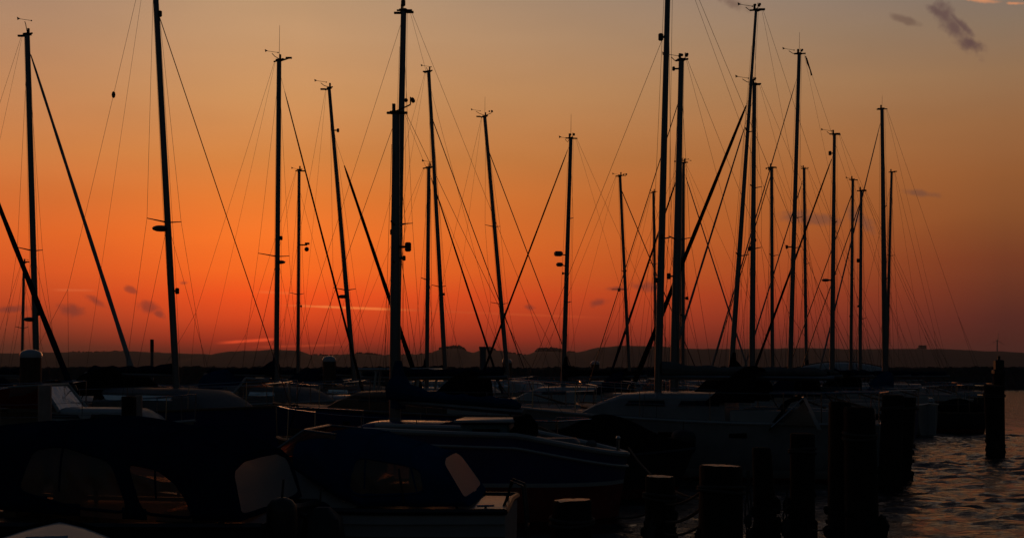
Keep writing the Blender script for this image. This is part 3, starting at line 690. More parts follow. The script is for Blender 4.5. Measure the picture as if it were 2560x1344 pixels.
def canopy(t, prof, zb, wid, fabric, wins_near, wins_far, wins_end, slant, xe, nose=None, p=.42, q=.55, ny=70, end_h=None, bow=-1, binding=None):
    """prof: [(x, ztop)], zb(x) base height, wid(x) half width. Near side is local -y."""
    xs = [a for a, _ in prof]
    def zt(x):
        for (a, za), (c, zc) in zip(prof, prof[1:]):
            if x <= c: 
                k = (x-a)/(c-a); return za+(zc-za)*k
        return prof[-1][1]
    def zts(x): return (zt(x-.08)+2*zt(x)+zt(x+.08))/4 - .020*abs(math.sin(x*4.1))
    def Sf(x, tt):
        th = math.pi*tt; s = max(0, math.sin(th))**q; c = math.cos(th); y = -math.copysign(abs(c)**p, c)*wid(x)
        h = zts(x)-zb(x); lean = slant*(1-s)*max(0, (x-xs[0])/(xs[-1]-xs[0])-.55)/.45
        wr = .010*mn.noise(Vector((x*2.3, tt*6, 1)))+.008*mn.noise(Vector((x*9+tt*14, tt*3, 4)))
        return Vector((x+lean, y+wr, zb(x)+h*s+wr*.6))
    def near(poly):   # (x, height fraction) -> (x, t)
        return [(x, math.asin(min(1, max(.001, f))**(1/q))/math.pi) for x, f in poly]
    def far(poly): return [(x, 1-tt) for x, tt in near(poly)]
    L = xs[-1]-xs[0]; nu = int(L/.018); wins = [(near(roundpoly(w)), m) for w, m in wins_near]+[(far(roundpoly(w)), m) for w, m in wins_far]
    cv0 = None
    cv = panel(t, 'canopy', Sf, xs[0], xs[-1], nu, 0, 1, 130, wins, fabric, binding or fabric)
    for k in (.22, .5, .78, 1.0):
        xk = xs[0]+L*k*.999; one(cv, 'seam', binding or fabric, lambda b: b.tube([Sf(xk, q_/40)+Vector((0,0,.004)) for q_ in range(1, 40)], .0075, 5))
    x1 = xs[-1]
    def Se(a, f):
        s = min(1, max(0, f)); th = math.asin(s**(1/q)); y = a*math.cos(th)**p*wid(x1)
        h = zts(x1)-zb(x1); ln = slant*(1-s)
        return Vector((x1+ln+.02*math.sin(math.pi*(a+1)/2), y, zb(x1)+h*s))
    if wins_end is not None: panel(t, 'end_panel', Se, -1, 1, 90, 0, .999, 44, [(roundpoly(w, 3, .12), m) for w, m in wins_end], fabric, binding or fabric)
    return cv, Sf
GA = 'motor boats with canvas cockpit covers in front'
# boat A : low navy covered motor boat at the left, side on, stern to the right
def boat_a():
    Y0 = 10.1; org = Vector((-4.35, Y0, 0)); rz = R(-4); q0 = 1.35
    t = empty('motor_boat', org, rz, 'navy covered motor boat at the left front with three clear cover windows', 'motor boat', GA)
    rows = build_hull(t, 5.6, 1.96, .80, 'dark_hull', 'grey_deck', bow=-1, boot='white_gelcoat', bootz=.1, sheer=.42, rail='dark_hull', transom=.88)
    f = 1/Y0*F
    # top outline measured against the photograph, local x from the boat's middle
    pr = [(-100,1078),(0,1066),(100,1051),(180,1043),(250,1041),(350,1046),(450,1060),(540,1078),(585,1090),(625,1103),(652,1128)]
    prof = [((px-CX)/F*(Y0-.1)-org.x, H-(py-HY)/F*(Y0-.1)+.0) for px, py in pr]
    x0, x1 = prof[0][0], prof[-1][0]
    zb = lambda x: .84+.16*max(0, min(1, (x1-x-.3)/(x1-x0)))**1.4
    wid = lambda x: .92-.10*max(0, (-.2-x))*.6
    Yn = Y0-.86
    def w(pts): 
        o = []
        for px, py in pts:
            x = (px-CX)/F*Yn-org.x; z = H-(py-HY)/F*Yn; hz = 1.36
            o.append((x, min(.93, max(.04, (z-zb(x))/(hz-zb(x)+.10)))))
        return o
    w1 = w([(118,1122),(170,1116),(320,1140),(358,1272),(230,1262),(86,1222)]); w2 = w([(352,1142),(430,1152),(470,1185),(492,1232),(500,1284),(385,1274)])
    w1f = [(x+.05, y) for x, y in w1]; w2f = [(x+.05, y) for x, y in w2]
    cv, Sf = canopy(t, prof, zb, wid, 'navy_canvas', [(w1,'clear_vinyl'),(w2,'clear_vinyl')], [(w1f,'clear_vinyl'),(w2f,'clear_vinyl')],
           [([(-.92,.07),(-.91,.80),(-.66,.93),(.66,.93),(.91,.80),(.92,.07)],'milky_vinyl')], .11, x1)
    # canopy hoops, windscreen and seats seen through the vinyl
    for xx in (-.9, .35, 1.1):
        one(t, 'canopy_hoop', 'black_plastic', lambda b: b.tube([(lambda p_: Vector((p_.x, p_.y*.95, p_.z-.025)))(Sf(xx+q0, tt)) for tt in [k/20 for k in range(21)]], .014, 6))
    one(t, 'windscreen', 'dark_glass', lambda b: b.box((-1.25+q0,0,1.02), (.03,1.4,.34)))
    for s in (-1, 1):
        def seat(b):
            b.box((-.55+q0,s*.42,.78), (.46,.44,.14), bev=.04); b.box((-.32+q0,s*.42,1.0), (.12,.42,.46), bev=.04); b.box((-.55+q0,s*.42,.60), (.2,.2,.3))
        one(t, 'seat', 'cream_gelcoat', seat)
    one(t, 'console', 'cream_gelcoat', lambda b: (b.box((-1.0+q0,-.40,.86), (.34,.55,.30), bev=.05), b.tube([(-.83+q0,-.40,1.0),(-.74+q0,-.40,1.04)], .02), b.tube([Vector((-.73+q0,-.40,1.04))+Vector((.03*math.sin(a),.15*math.cos(a),.15*math.sin(a))) for a in [k*.5236 for k in range(13)]], .012, 6)))
    one(t, 'bench', 'cream_gelcoat', lambda b: b.box((1.2+q0-.3,0,.78), (.4,1.5,.2), bev=.05))
    # lower skirt and engine cover
    o = one(t, 'outboard_engine', 'black_plastic', lambda b: (b.box((2.98,.2,.66), (.30,.30,.34), bev=.08, taper=.85), b.box((2.98,.2,.25), (.14,.12,.6)), b.ball((2.98,.2,-.1), .12, 8, sc=(1.4,.8,.8))))
    one(o, 'tiller_handle', 'black_plastic', lambda b: b.tube([(2.86,.2,.76),(2.6,.25,.83)], .02, 6))
    one(t, 'cleat', 'stainless', lambda b: (b.tube([(2.45,-.84,.86),(2.65,-.84,.87)], .012, 6), b.tube([(2.52,-.84,.81),(2.52,-.84,.86)], .012, 5)))
    one(t, 'cleat', 'stainless', lambda b: (b.tube([(2.45,.84,.86),(2.65,.84,.87)], .012, 6), b.tube([(2.52,.84,.81),(2.52,.84,.86)], .012, 5)))
    return t
boat_a()
def fender(px, py, Y, r, l, m, label, name='fender', rot=0):
    p = P(px, py, Y); t = empty(name, p-Vector((0,0,l/2)), 0, label, 'fender')
    one(t, 'fender_body', m, lambda b: b.tube([(0,0,l*x) for x in (0,.06,.16,.3,.5,.7,.84,.94,1)], [r*k for k in (.35,.7,.94,1,1,1,.94,.7,.3)], 14))
    one(t, 'lanyard', 'rope', lambda b: b.tube([(0,0,l),(0.01,0,l+.12)], .008, 5))
fender(705, 1300, 9.15, .10, .30, 'black_plastic', 'fat black fender hanging at the stern corner of the navy covered boat')
# boat Z : pale foredeck in the near left corner
def boat_z():
    t = empty('rowing_boat', (-2.05, 5.75, 0), R(102), 'pale grey bow deck of an open boat in the bottom left corner', 'rowing boat')
    rows = build_hull(t, 3.6, 1.3, .70, 'white_gelcoat', 'grey_deck', bow=1, sheer=.5, camber=.12, rail='black_canvas')
    one(t, 'foredeck', 'white_gelcoat', lambda b: b.grid([[Vector(r[0]).lerp(Vector(r[-1]), k/6)+Vector((0,0,.015+.09*(1-(k/3-1)**2)*abs(r[0][1]))) for k in range(7)] for r in rows[8:]]))
    one(t, 'mooring_cleat', 'stainless', lambda b: (b.tube([(1.2,-.1,.98),(1.2,.1,.98)], .014, 6), b.tube([(1.2,0,.9),(1.2,0,.98)], .014, 6)))
boat_z()
# boat B : white clinker day boat with blue cover
def boat_b():
    Y0 = 11.9; org = Vector((-1.95, Y0, 0)); rz = R(-4)
    t = empty('motor_boat', org, rz, 'white clinker day boat with a blue cover and a pale stern window, middle front', 'motor boat', GA)
    rows = build_hull(t, 3.9, 1.75, .70, 'white_gelcoat', 'white_gelcoat', bow=-1, clinker=True, sheer=.45, bootz=.08, rail='dark_hull', transom=.86)
    pr = [(780,1088),(805,1078),(850,1069),(900,1073),(960,1083),(1020,1097),(1080,1116),(1100,1124),(1122,1131)]
    Yc = Y0-.1; prof = [((px-CX)/F*Yc-org.x, H-(py-HY)/F*Yc) for px, py in pr]; x0, x1 = prof[0][0], prof[-1][0]
    zb = lambda x: .745+.30*max(0, min(1, (x0+.55-x)/.55))**1.3
    wid = lambda x: .78-.03*max(0, -x)
    Yn = Y0-.78
    def w(pts):
        o = []
        for px, py in pts:
            x = (px-CX)/F*Yn-org.x; z = H-(py-HY)/F*Yn; o.append((x, min(.95, max(.04, (z-zb(x))/(1.22-zb(x)+.08)))))
        return o
    w1 = w([(905,1140),(1055,1138),(1046,1222),(888,1228)])
    cv, Sf = canopy(t, prof, zb, wid, 'blue_canvas', [(w1,'clear_vinyl')], [([(a+.04,b_) for a,b_ in w1],'clear_vinyl')],
        [([(-.97,.15),(-.96,.88),(-.75,.975),(.75,.975),(.96,.88),(.97,.15)],'milky_vinyl')], .25, x1)
    for xx in (x0+.25, x1-.75, x1-.06):
        one(t, 'canopy_hoop', 'stainless', lambda b: b.tube([(lambda p_: Vector((p_.x, p_.y*.95, p_.z-.025)))(Sf(xx, tt)) for tt in [k/20 for k in range(21)]], .012, 6))
    one(t, 'canopy_zip', 'black_plastic', lambda b: b.tube([Sf(x1-.34, tt)+Vector((0,-.008,0)) for tt in (.002,.02,.05,.09,.14)], .009, 5))
    # white cuddy with a sloping windscreen
    b = MB(); rws = []
    for x, hh, ww in ((-.62,.02,.40),(-.40,.15,.54),(0,.20,.64),(.45,.24,.70),(.85,.05,.72)):
        rws.append([(x, y*ww, .80+hh*zz+(.08 if x < -.1 else .04)) for y, zz in ((1,-1.2),(.97,.3),(.88,.85),(.5,1.0),(0,1.06),(-.5,1.0),(-.88,.85),(-.97,.3),(-1,-1.2))])
    b.grid(rws); b.build('cuddy', 'white_gelcoat', t)
    def ws(b_):
        c = [(-.10,-.58,1.05),(-.10,.58,1.05),(.30,.52,1.33),(.30,-.52,1.33)]; d = [(x+.01,y,z+.006) for x,y,z in c]
        b_.add(c+d, [(0,1,2,3),(7,6,5,4),(0,4,5,1),(1,5,6,2),(2,6,7,3),(3,7,4,0)])
        for s in (-1, 1):
            c = [(-.10,s*.58,1.05),(.58,s*.66,1.05),(.58,s*.62,1.30),(.30,s*.52,1.33)]; d = [(x,y+s*.008,z) for x,y,z in c]
            b_.add(c+d, [(0,1,2,3),(7,6,5,4),(0,4,5,1),(1,5,6,2),(2,6,7,3),(3,7,4,0)])
    w_ = one(t, 'windscreen', 'tinted_glass', ws, False)
    one(w_, 'windscreen_frame', 'aluminium', lambda b: (b.tube([(-.10,-.58,1.05),(.30,-.52,1.33),(.30,.52,1.33),(-.10,.58,1.05),(-.10,-.58,1.05)], .013, 6), b.tube([(.30,-.52,1.33),(.58,-.62,1.30)], .012, 6), b.tube([(.30,.52,1.33),(.58,.62,1.30)], .012, 6), b.tube([(.1,0,1.19),(.3,0,1.335)], .01, 6)))
    one(t, 'porthole', 'dark_glass', lambda b: b.tube([(0.12,-.672,.90),(0.12,-.70,.90)], [.055,.05], 16))
    one(t, 'seat', 'cream_gelcoat', lambda b: (b.box((.9,.3,.78), (.4,.45,.12), bev=.04), b.box((1.12,.3,.96), (.1,.45,.4), bev=.04)))
    one(t, 'cleat', 'stainless', lambda b: (b.tube([(1.72,-.66,.74),(1.86,-.66,.745)], .011, 6), b.tube([(1.79,-.66,.70),(1.79,-.66,.745)], .011, 5)))
    # boarding ladder at the stern
    def lad(b):
        for yy in (-.42,-.16): b.tube([(1.92,yy,.72),(1.98,yy,.92),(2.07,yy,.88),(2.10,yy,.60),(2.10,yy,-.2)], .013, 7)
        for z in (.55,.33,.10): b.tube([(2.10,-.42,z),(2.10,-.16,z)], .014, 6)
    one(t, 'boarding_ladder', 'wire', lad)
    fenders = None
boat_b()
fender(800, 1320, 10.95, .10, .42, 'navy_canvas', 'slim navy fender hanging on the side of the white clinker boat')
# boat C : blue hulled cutter, red below, teal wheelhouse
def boat_c():
    Y0 = 17.6; org = Vector((-.20, Y0, 0)); rz = R(-4)
    t = empty('fishing_boat', org, rz, 'plump fishing boat with navy topsides, white stripe, red bottom and teal wheelhouse', 'fishing boat')
    b = MB(); L, B_ = 3.3, 1.65; rows = []; ns = 22
    for i in range(ns+1):
        s = i/ns; x = -L/2+L*s; hb = B_/2*(.8+.2*math.sin(min(1, s/.45)*math.pi/2) if s < .5 else max(.015, (1-((s-.5)/.5)**3.2)**.7)); zs = .98+.10*(1-s)-.22*max(0,s-.6)/.4
        r = []
        for side in (-1, 1):
            pr = [(1.0,zs),(.995,zs*.8),(.985,zs*.62),(.975,.47),(.972,.435),(.965,.42),(.955,.28),(.93,.12),(.84,-.06),(.45,-.3),(0,-.42)]
            pr = pr if side == -1 else pr[:-1][::-1]
            for f, z in pr: r.append((x+(.12*(z/zs-1) if s > .8 else 0)*s**4, side*hb*f*(1 if z > .3 or s < .8 else 1-(s-.8)*1.2), z))
        rows.append(r)
    n = len(rows[0]); b.v = [p for r in rows for p in r]
    for i in range(ns):
        for j in range(n-1):
            f = (i*n+j, i*n+j+1, (i+1)*n+j+1, (i+1)*n+j); zc = sum(b.v[k][2] for k in f)/4
            jj = min(j, n-2-j); b.f.append(f); b.mi.append(0 if jj < 3 else (1 if jj < 5 else 2))
    b.f.append(tuple(range(n))); b.mi.append(0); b.build('hull', ['navy_hull','white_gelcoat','red_antifoul'], t)
    d = MB(); d.grid([[Vector(r[0]).lerp(Vector(r[-1]), k/6)+Vector((0,0,-.03+.04*(1-(k/3-1)**2))) for k in range(7)] for r in rows]); d.build('deck', 'grey_deck', t)
    rl = MB()
    for idx in (0, -1):
        rl.tube([Vector(r[idx])+Vector((0,0,.02)) for r in rows], .035, 7)
        rl.tube([Vector(r[idx])+Vector((0,-.012 if idx == 0 else .012,-.13)) for r in rows], .018, 6)
    rl.build('gunwale', 'white_gelcoat', t)
    # wheelhouse
    wh = one(t, 'wheelhouse', 'teal_paint', lambda b: b.box((-.10,0,.93), (.66,1.1,.52), taper=.9, bev=.03))
    one(wh, 'wheelhouse_roof', 'white_gelcoat', lambda b: b.box((-.10,0,1.20), (.74,1.2,.035), bev=.01))
    one(wh, 'wheelhouse_window', 'dark_glass', lambda b: b.box((-.08,-.535,1.02), (.34,.02,.18)))
    one(wh, 'wheelhouse_window', 'dark_glass', lambda b: b.box((-.08,.535,1.02), (.34,.02,.18)))
    one(wh, 'wheelhouse_window', 'dark_glass', lambda b: b.box((.235,0,1.02), (.02,.7,.18)))
    one(t, 'engine_box', 'grey_deck', lambda b: b.box((.75,.1,.86), (.6,.6,.22), bev=.05))
    one(t, 'sheet_bundle', 'black_canvas', lambda b: b.ball((.40,-.46,1.07), .19, 16, sc=(.95,.9,1.1), wob=.45))
    one(t, 'bow_post', 'stainless', lambda b: (b.tube([(1.53,0,.70),(1.53,0,.98)], .022, 8), b.ball((1.53,0,.98), .03, 8)))
    one(t, 'deck_cushion', 'grey_canvas', lambda b: b.box((1.20,-.30,.92), (.13,.2,.09), bev=.03))
boat_c()
# dark sagging cover over a tender, between the cutter and the yacht
def tender():
    org = (1.02, 20.6, 0); t = empty('tender', org, R(-8), 'small tender under a sagging black sheet, between the navy hull and the white yacht', 'tender')
    rows = build_hull(t, 3.3, 1.35, .55, 'dark_hull', 'grey_deck', bow=1, rail='dark_hull', sheer=.3)
    b = MB(); rw = []
    for i in range(26):
        x = -1.65+3.3*i/25; s = i/25; w_ = .70*min(1, (1-s)*3.2+.02)*min(1, s*8+.5); rid = .62*math.exp(-((x-.35)/.8)**2)+.25*math.exp(-((x+.9)/.5)**2)+.10
        rw.append([(x, w_*math.cos(a), .56+.08*s+rid*(math.sin(a)**1.3)*.8+.03*mn.noise(Vector((x*3, a*3, 0)))) for a in [math.pi*k/16 for k in range(17)]])
    b.grid(rw); b.build('cover_sheet', 'black_canvas', t)
    o = one(t, 'outboard_engine', 'black_plastic', lambda b: (b.box((-1.83,0,.78), (.26,.24,.34), bev=.07), b.box((-1.83,0,.3), (.12,.10,.7))))
tender()
# yacht extras: folded hood frame with a pale edge
def yacht_tent():
    p = P(1985, 1010, 23.3); t = empty('cockpit_tent', (p.x, 23.3, .93), R(-6), 'dark cockpit tent with one pale sloping edge on the white yacht', 'cockpit tent')
    def sh(b):
        b.grid([[(-.42+.02*k,y,-.02+.03*k),( -.10,y,.42-.02*abs(k)),(.10,y,.50-.03*abs(k))] for k, y in ((-2,-.62),(-1,-.3),(0,0),(1,.3),(2,.62))])
        b.grid([[(.10,y,.49-.03*abs(k)),(.36,y*1.04,-.04)] for k, y in ((-1,-.3),(0,0),(1,.3),(2,.62))])
    one(t, 'tent_cloth', 'black_canvas', sh)
    one(t, 'tent_window', 'clear_vinyl', lambda b: b.add([(-.25,-.64,.03),(.28,-.66,-.0),(.10,-.62,.40)], [(0,1,2)]))
    one(t, 'tent_edge', 'milky_vinyl', lambda b: b.grid([[(.08,-.63,.46),(.13,-.64,.46)],[(.20,-.66,.2),(.26,-.67,.2)],[(.31,-.67,-.06),(.38,-.68,-.06)]]))
    one(t, 'tent_frame', 'stainless', lambda b: b.tube([(-.42,-.63,-.02),(.10,-.62,.46),(.10,.62,.46),(-.42,.63,-.02)], .014, 6))
yacht_tent()
fender(1708, 1105, 22.6, .20, .42, 'black_plastic', 'big round black fender on the side of the white yacht', 'fender')

# ------------------------------------------------------------------ motor boats beyond the jetty
GM = 'motor boats moored further back'
def motorboat(loc, rz, L, label, hull='white_gelcoat', cab=(-.1,.25,.6), screen=True, roof=None, stripe=None, fb=None, posts=False, cover=None):
    t = empty('motor_boat', loc, rz, label, 'motor boat', GM); B = L*.36; fb = fb or .5+.04*L
    rows = build_hull(t, L, B, fb, hull, 'white_gelcoat' if hull == 'white_gelcoat' else 'grey_deck', sheer=.35)
    build_cabin(t, cab[0]*L, cab[1]*L+.12*L, B*.38, fb*1.05, .38, 'white_gelcoat', win=2, slope=.5)
    zc = fb*1.05+.38
    if screen:
        def ws(b):
            x = cab[0]*L
            b.grid([[(x+.30,y*B*.36,zc-.05),(x-.10,y*B*.31,zc+.46)] for y in (-1,-.5,0,.5,1)])
            for s in (-1, 1): b.grid([[(x+.30,s*B*.36,zc-.05),(x-.10,s*B*.31,zc+.46)],[(x-.75,s*B*.38,zc-.05),(x-.70,s*B*.36,zc+.42)]])
        w_ = one(t, 'windscreen', 'tinted_glass', ws)
        one(w_, 'windscreen_frame', 'white_gelcoat', lambda b: (b.tube([(cab[0]*L+.30,-B*.36,zc-.05),(cab[0]*L-.10,-B*.31,zc+.46),(cab[0]*L-.10,B*.31,zc+.46),(cab[0]*L+.30,B*.36,zc-.05)], .035, 8), b.tube([(cab[0]*L-.10,-B*.31,zc+.46),(cab[0]*L-.75,-B*.36,zc+.42)], .025, 6), b.tube([(cab[0]*L-.10,B*.31,zc+.46),(cab[0]*L-.75,B*.36,zc+.42)], .025, 6)))
    if roof:
        x = cab[0]*L-.1
        one(t, 'canopy', roof, lambda b: b.grid([[(x-xx, math.cos(a)*B*.38, zc+.02+(.52-.16*xx)*max(0, math.sin(a))**.5*min(1,(1.9-xx)*2)) for a in [math.pi*k/12 for k in range(13)]] for xx in (0,.3,.7,1.1,1.5,1.8)]))
    if posts:
        wh = one(t, 'wheelhouse_roof', 'white_gelcoat', lambda b: b.box((cab[0]*L-.5,0,zc+.72), (1.9,B*.78,.07), bev=.03))
        for xx in (.35,-.1,-.75,-1.3):
            for s in (-1, 1): one(wh, 'post', 'white_gelcoat', lambda b: b.tube([(cab[0]*L+xx+.12,s*B*.37,zc-.3),(cab[0]*L+xx,s*B*.35,zc+.70)], .035, 6))
    if cover:
        one(t, 'cover_sheet', cover, lambda b: b.grid([[(-.48*L+xx*.34*L, math.cos(a)*B*.42, fb+.02+.40*max(0, math.sin(a))**.6*(.5+.5*math.sin(xx*math.pi))) for a in [math.pi*k/12 for k in range(13)]] for xx in [k/8 for k in range(9)]]))
    rails(t, rows, fb, 1)
    return t
def mb(px, Y, rz, *a, **k): return motorboat(((px-CX)/F*Y, Y, 0), R(rz), *a, **k)
mb(640, 37.5, 172, 6.6, 'white motor boat with a raked white screen frame, left of the thick middle mast', hull='white_gelcoat', cab=(.02,.2,.6))
mb(205, 27, -10, 4.6, 'small motor boat with a red canopy showing above the navy cover', roof='red_canvas', hull='cream_gelcoat')
mb(905, 38, 165, 6.0, 'motor boat with an open wheelhouse of white slanting posts under a flat roof', posts=True, screen=False)
mb(300, 42, 12, 5.6, 'white motor boat far left behind the red canopy', cover='black_canvas')
mb(1480, 50, 170, 5.6, 'pale motor boat with a low raked screen, right of the boat with box reflectors')
mb(1585, 44, 160, 5.2, 'motor boat with a dark sheet over its cockpit beside the tallest right-hand mast', cover='black_canvas')
mb(2275, 58, 178, 5.8, 'long pale motor boat lying furthest right below the breakwater', cover='grey_canvas', screen=False)
mb(2300, 42, 175, 3.6, 'dark hulled launch lying end on by the open water at the right', hull='dark_hull', screen=False, cover='black_canvas', fb=.6)
# upturned pale hull stored high on the jetty end
def upturned():
    p = P(2100, 925, 60); t = empty('upturned_dinghy', (p.x, 60, 1.62), R(-6), 'pale upturned dinghy lying hull up on a low trestle at the right', 'dinghy')
    b = MB(); rw = []
    for i in range(21):
        s = i/20; x = -2.0+4.0*s; w_ = .75*math.sin(math.pi*min(.98, max(.06, s*.92+.06)))**.6; h = .62*math.sin(math.pi*min(.97, max(.04, s*.8+.10)))**.6
        rw.append([(x, w_*math.cos(a), h*math.sin(a)**.8 if math.sin(a) > 0 else 0) for a in [math.pi*k/14 for k in range(15)]])
    b.grid(rw, caps=False); b.build('hull', 'white_gelcoat', t)
    one(t, 'keel', 'teak', lambda b: b.tube([(r[7][0], 0, r[7][2]+.01) for r in rw], .03, 6))
    for x in (-1.1, 1.1):
        o = one(t, 'trestle', 'brown_timber', lambda b: (b.box((x,0,-.05), (.1,1.5,.1)), b.box((x,-.6,-.95), (.09,.09,1.75)), b.box((x,.6,-.95), (.09,.09,1.75))))
upturned()

# ------------------------------------------------------------------ jetties
def jetty(a, c, w, z, label, seg=2.2):
    a, c = Vector((*a, 0)), Vector((*c, 0)); d = c-a; L = d.length; rz = math.atan2(d.y, d.x)
    t = empty('jetty', a, rz, label, 'jetty', 'wooden jetties between the boats')
    def deck(b):
        n = int(L/.16)
        for i in range(n): b.box((i*.16+.08,0,z+random.uniform(-.004,.004)), (.145,w,.045), bev=.004)
    one(t, 'deck', 'plank', deck)
    for s in (-1, 1): one(t, 'beam', 'brown_timber', lambda b: b.box((L/2,s*(w/2+.03),z-.09), (L,.07,.24)))
    k = 0
    while k*seg*2 <= L:
        for s in (-1, 1): one(t, 'pile', 'tarred_timber', lambda b: b.tube([(k*seg*2+.3,s*(w/2-.18),-1),(k*seg*2+.3,s*(w/2-.18),z-.06)], .11, 10))
        k += 1
jetty((-11.5,17), (1.0,46.5), 1.3, .52, 'long brown plank jetty running away from the left behind the covered boats')
jetty((-.2,21.5), (10.0,62), 1.2, .50, 'second plank jetty running away between the two groups of masts')

# ------------------------------------------------------------------ piles and posts
def pile(px, topy, Y, dia, label, lean=(0,0), cap=None, m='tarred_timber', group='timber mooring piles standing in the water', bulges=(), rim=True, name='mooring_pile', flare=1.05, weed=True, cat='mooring pile'):
    p = P(px, topy, Y); t = empty(name, (p.x, Y, 0), random.uniform(0, 6), label, cat, group)
    rzinv = Matrix.Rotation(-t.rotation_euler.z, 3, 'Z'); rnd = random.Random(int(px*7)); ph = rnd.uniform(0, 9)
    ln = Vector((lean[0], lean[1], 0)); zt = p.z; b = MB(); rows = []; n = 22
    zs = [-1.2] + [zt*k/16 for k in range(0, 17)]
    for z in zs:
        k = (zt-z)/max(zt, .1); r = dia/2*(1+(flare-1)*max(0, k)); c = ln*(-k)
        rows.append([rzinv @ (c+Vector((math.cos(a)*r*(1+.035*math.sin(a*7+ph)+.09*mn.noise(Vector((math.cos(a)*1.4, math.sin(a)*1.4+z*.8, ph)))+.035*mn.noise(Vector((a*5, z*1.2, ph)))), math.sin(a)*r*(1+.035*math.sin(a*5+ph)+.09*mn.noise(Vector((math.cos(a)*1.4, math.sin(a)*1.4+z*.8, ph)))+.035*mn.noise(Vector((a*5, z*1.2, ph)))), z))) for a in [2*math.pi*q/n for q in range(n)]])
    top = rows[-1]; cen = sum(top, Vector())/n; rows[-1] = [q.copy() for q in top]
    for qi, q in enumerate(rows[-1]): q.z -= .012+.05*dia*max(0, mn.noise(Vector((qi*.9, ph, 2))))+ .035*dia*(.5+.5*math.sin(2*math.pi*qi/n+ph))
    top = [Vector((q.x, q.y, q.z+.012)) for q in rows[-1]]; cen = sum(top, Vector())/n
    rows.append([cen+(q-cen)*.93+Vector((0,0,.0+.006*rnd.random())) for q in top])
    b.grid(rows, True, 0, False); sh = b.build('shaft', m, t, smooth=True)
    tp = MB(); tp.grid([[cen+(q-cen)*.93+Vector((0,0,.001)) for q in top], [cen+(q-cen)*.5+Vector((0,0,.008)) for q in top], [cen+(q-cen)*.02+Vector((0,0,.005)) for q in top]], True)
    if cap:
        def capf(mb_):
            r = dia/2*1.08; mb_.grid([[cen+Vector((math.cos(a)*r*f, math.sin(a)*r*f, h)) for a in [2*math.pi*q/n for q in range(n)]] for f, h in ((1,-.07),(1.02,-.02),(.97,.02),(.80,.06),(.45,.09),(.02,.10))], True)
        one(t, 'cap', cap, capf)
    else: tp.build('end_grain', 'lit_pile_top' if rim else m, sh)
    for z, off, r_ in bulges:
        bb = MB(); c = rzinv @ (Vector((off,-.02,z))-ln*(zt-z)/zt); bb.ball(c, r_, 10, sc=(.9,.8,1.4), wob=.7); bb.build('rope_bundle', 'weed', t)
    if not cap and dia > .2 and weed:
        def band(mb_):
            zb_ = zt-.16-.1*rnd.random(); c = rzinv @ (ln*(-(zt-zb_)/zt)); r_ = dia/2*1.10
            mb_.tube([c+Vector((math.cos(a)*r_, math.sin(a)*r_, zb_+.015*math.sin(a+ph))) for a in [2*math.pi*q/24 for q in range(26)]], .016, 6)
            mb_.tube([c+Vector((math.cos(a)*r_*1.01, math.sin(a)*r_*1.01, zb_-.035+.02*math.sin(a*1.0+ph+1))) for a in [2*math.pi*q/24 for q in range(26)]], .015, 6)
        one(t, 'rope_turns', 'rope', band)
    if weed:
        wb = MB()
        for i in range(60):
            a = rnd.uniform(0, 6.28); z = abs(rnd.gauss(.12, .16)); r = dia/2*flare*1.02; wb.ball(rzinv @ (Vector((math.cos(a)*r, math.sin(a)*r, z))-ln*(zt-z)/zt), rnd.uniform(.015,.04), 6, sc=(1,1,1.5), wob=.5)
        tag(wb.build('weed', 'weed', t), kind='stuff')
    return t
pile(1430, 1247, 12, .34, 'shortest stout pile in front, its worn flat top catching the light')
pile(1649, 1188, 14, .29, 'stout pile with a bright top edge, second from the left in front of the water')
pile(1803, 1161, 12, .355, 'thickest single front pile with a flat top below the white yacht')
pile(1904, 1118, 14.5, .185, 'thin pile slanting outwards, with a rope hanging at its left', lean=(-.06,0), flare=1.35, bulges=((.42,.12,.05),(.1,-.16,.07)), rim=False)
pile(2006, 1082, 14.5, .245, 'slim upright pile with a dark bundle low on its left side', bulges=((.42,-.15,.06),(.2,-.17,.07),(.0,-.18,.08)), rim=False)
pile(2101, 1003, 13.2, .20, 'left pile of the tall pair leaning together', rim=False, flare=1.3, bulges=((.12,-.12,.07),))
pile(2148, 1016, 12.9, .27, 'right pile of the tall pair leaning together', lean=(-.03,0), rim=False, flare=1.2, bulges=((.35,.17,.09),(.1,.15,.12)))
pile(2232, 986, 21.5, .32, 'left pile of the dark pair behind, its foot on the open water', lean=(.05,0), rim=False, flare=1.1)
pile(2268, 992, 23.5, .30, 'right pile of the dark pair behind, its foot on the open water', lean=(.10,0), rim=False, flare=1.1)
pile(2484, 962, 30, .42, 'lone thick pile at the far right in open water', rim=False, lean=(-.04,0), flare=.85)
def beacon():
    p = P(2497, 900, 36); t = empty('channel_marker', (p.x, 36, 0), 0, 'narrow marker post with a stepped dark top just behind the lone right-hand pile', 'channel marker')
    one(t, 'post', 'tarred_timber', lambda b: b.tube([(0,0,-.5),(0,0,p.z-.35)], [.16,.14], 12))
    one(t, 'topmark', 'black_plastic', lambda b: (b.box((0,0,p.z-.30), (.30,.26,.12), bev=.02), b.box((0,0,p.z-.12), (.22,.2,.26), bev=.02), b.box((0,0,p.z+.05), (.06,.06,.12))))
beacon()
GP = 'round capped piles in a row beyond the jetty'
pile(77, 884, 28, .40, 'capped brown pile nearest at the left, its pale cap catching light', cap='pile_cap', m='brown_timber', group=GP)
pile(823, 897, 41, .37, 'capped brown pile right of the white raked screen', cap='pile_cap', m='brown_timber', group=GP)
pile(1268, 902, 55, .36, 'capped pile right of the pale steel post, below the left-leaning mast', cap='pile_cap', m='brown_timber', group=GP)
pile(1488, 906, 63, .36, 'farthest capped pile, just right of the mast with box reflectors', cap='pile_cap', m='brown_timber', group=GP)
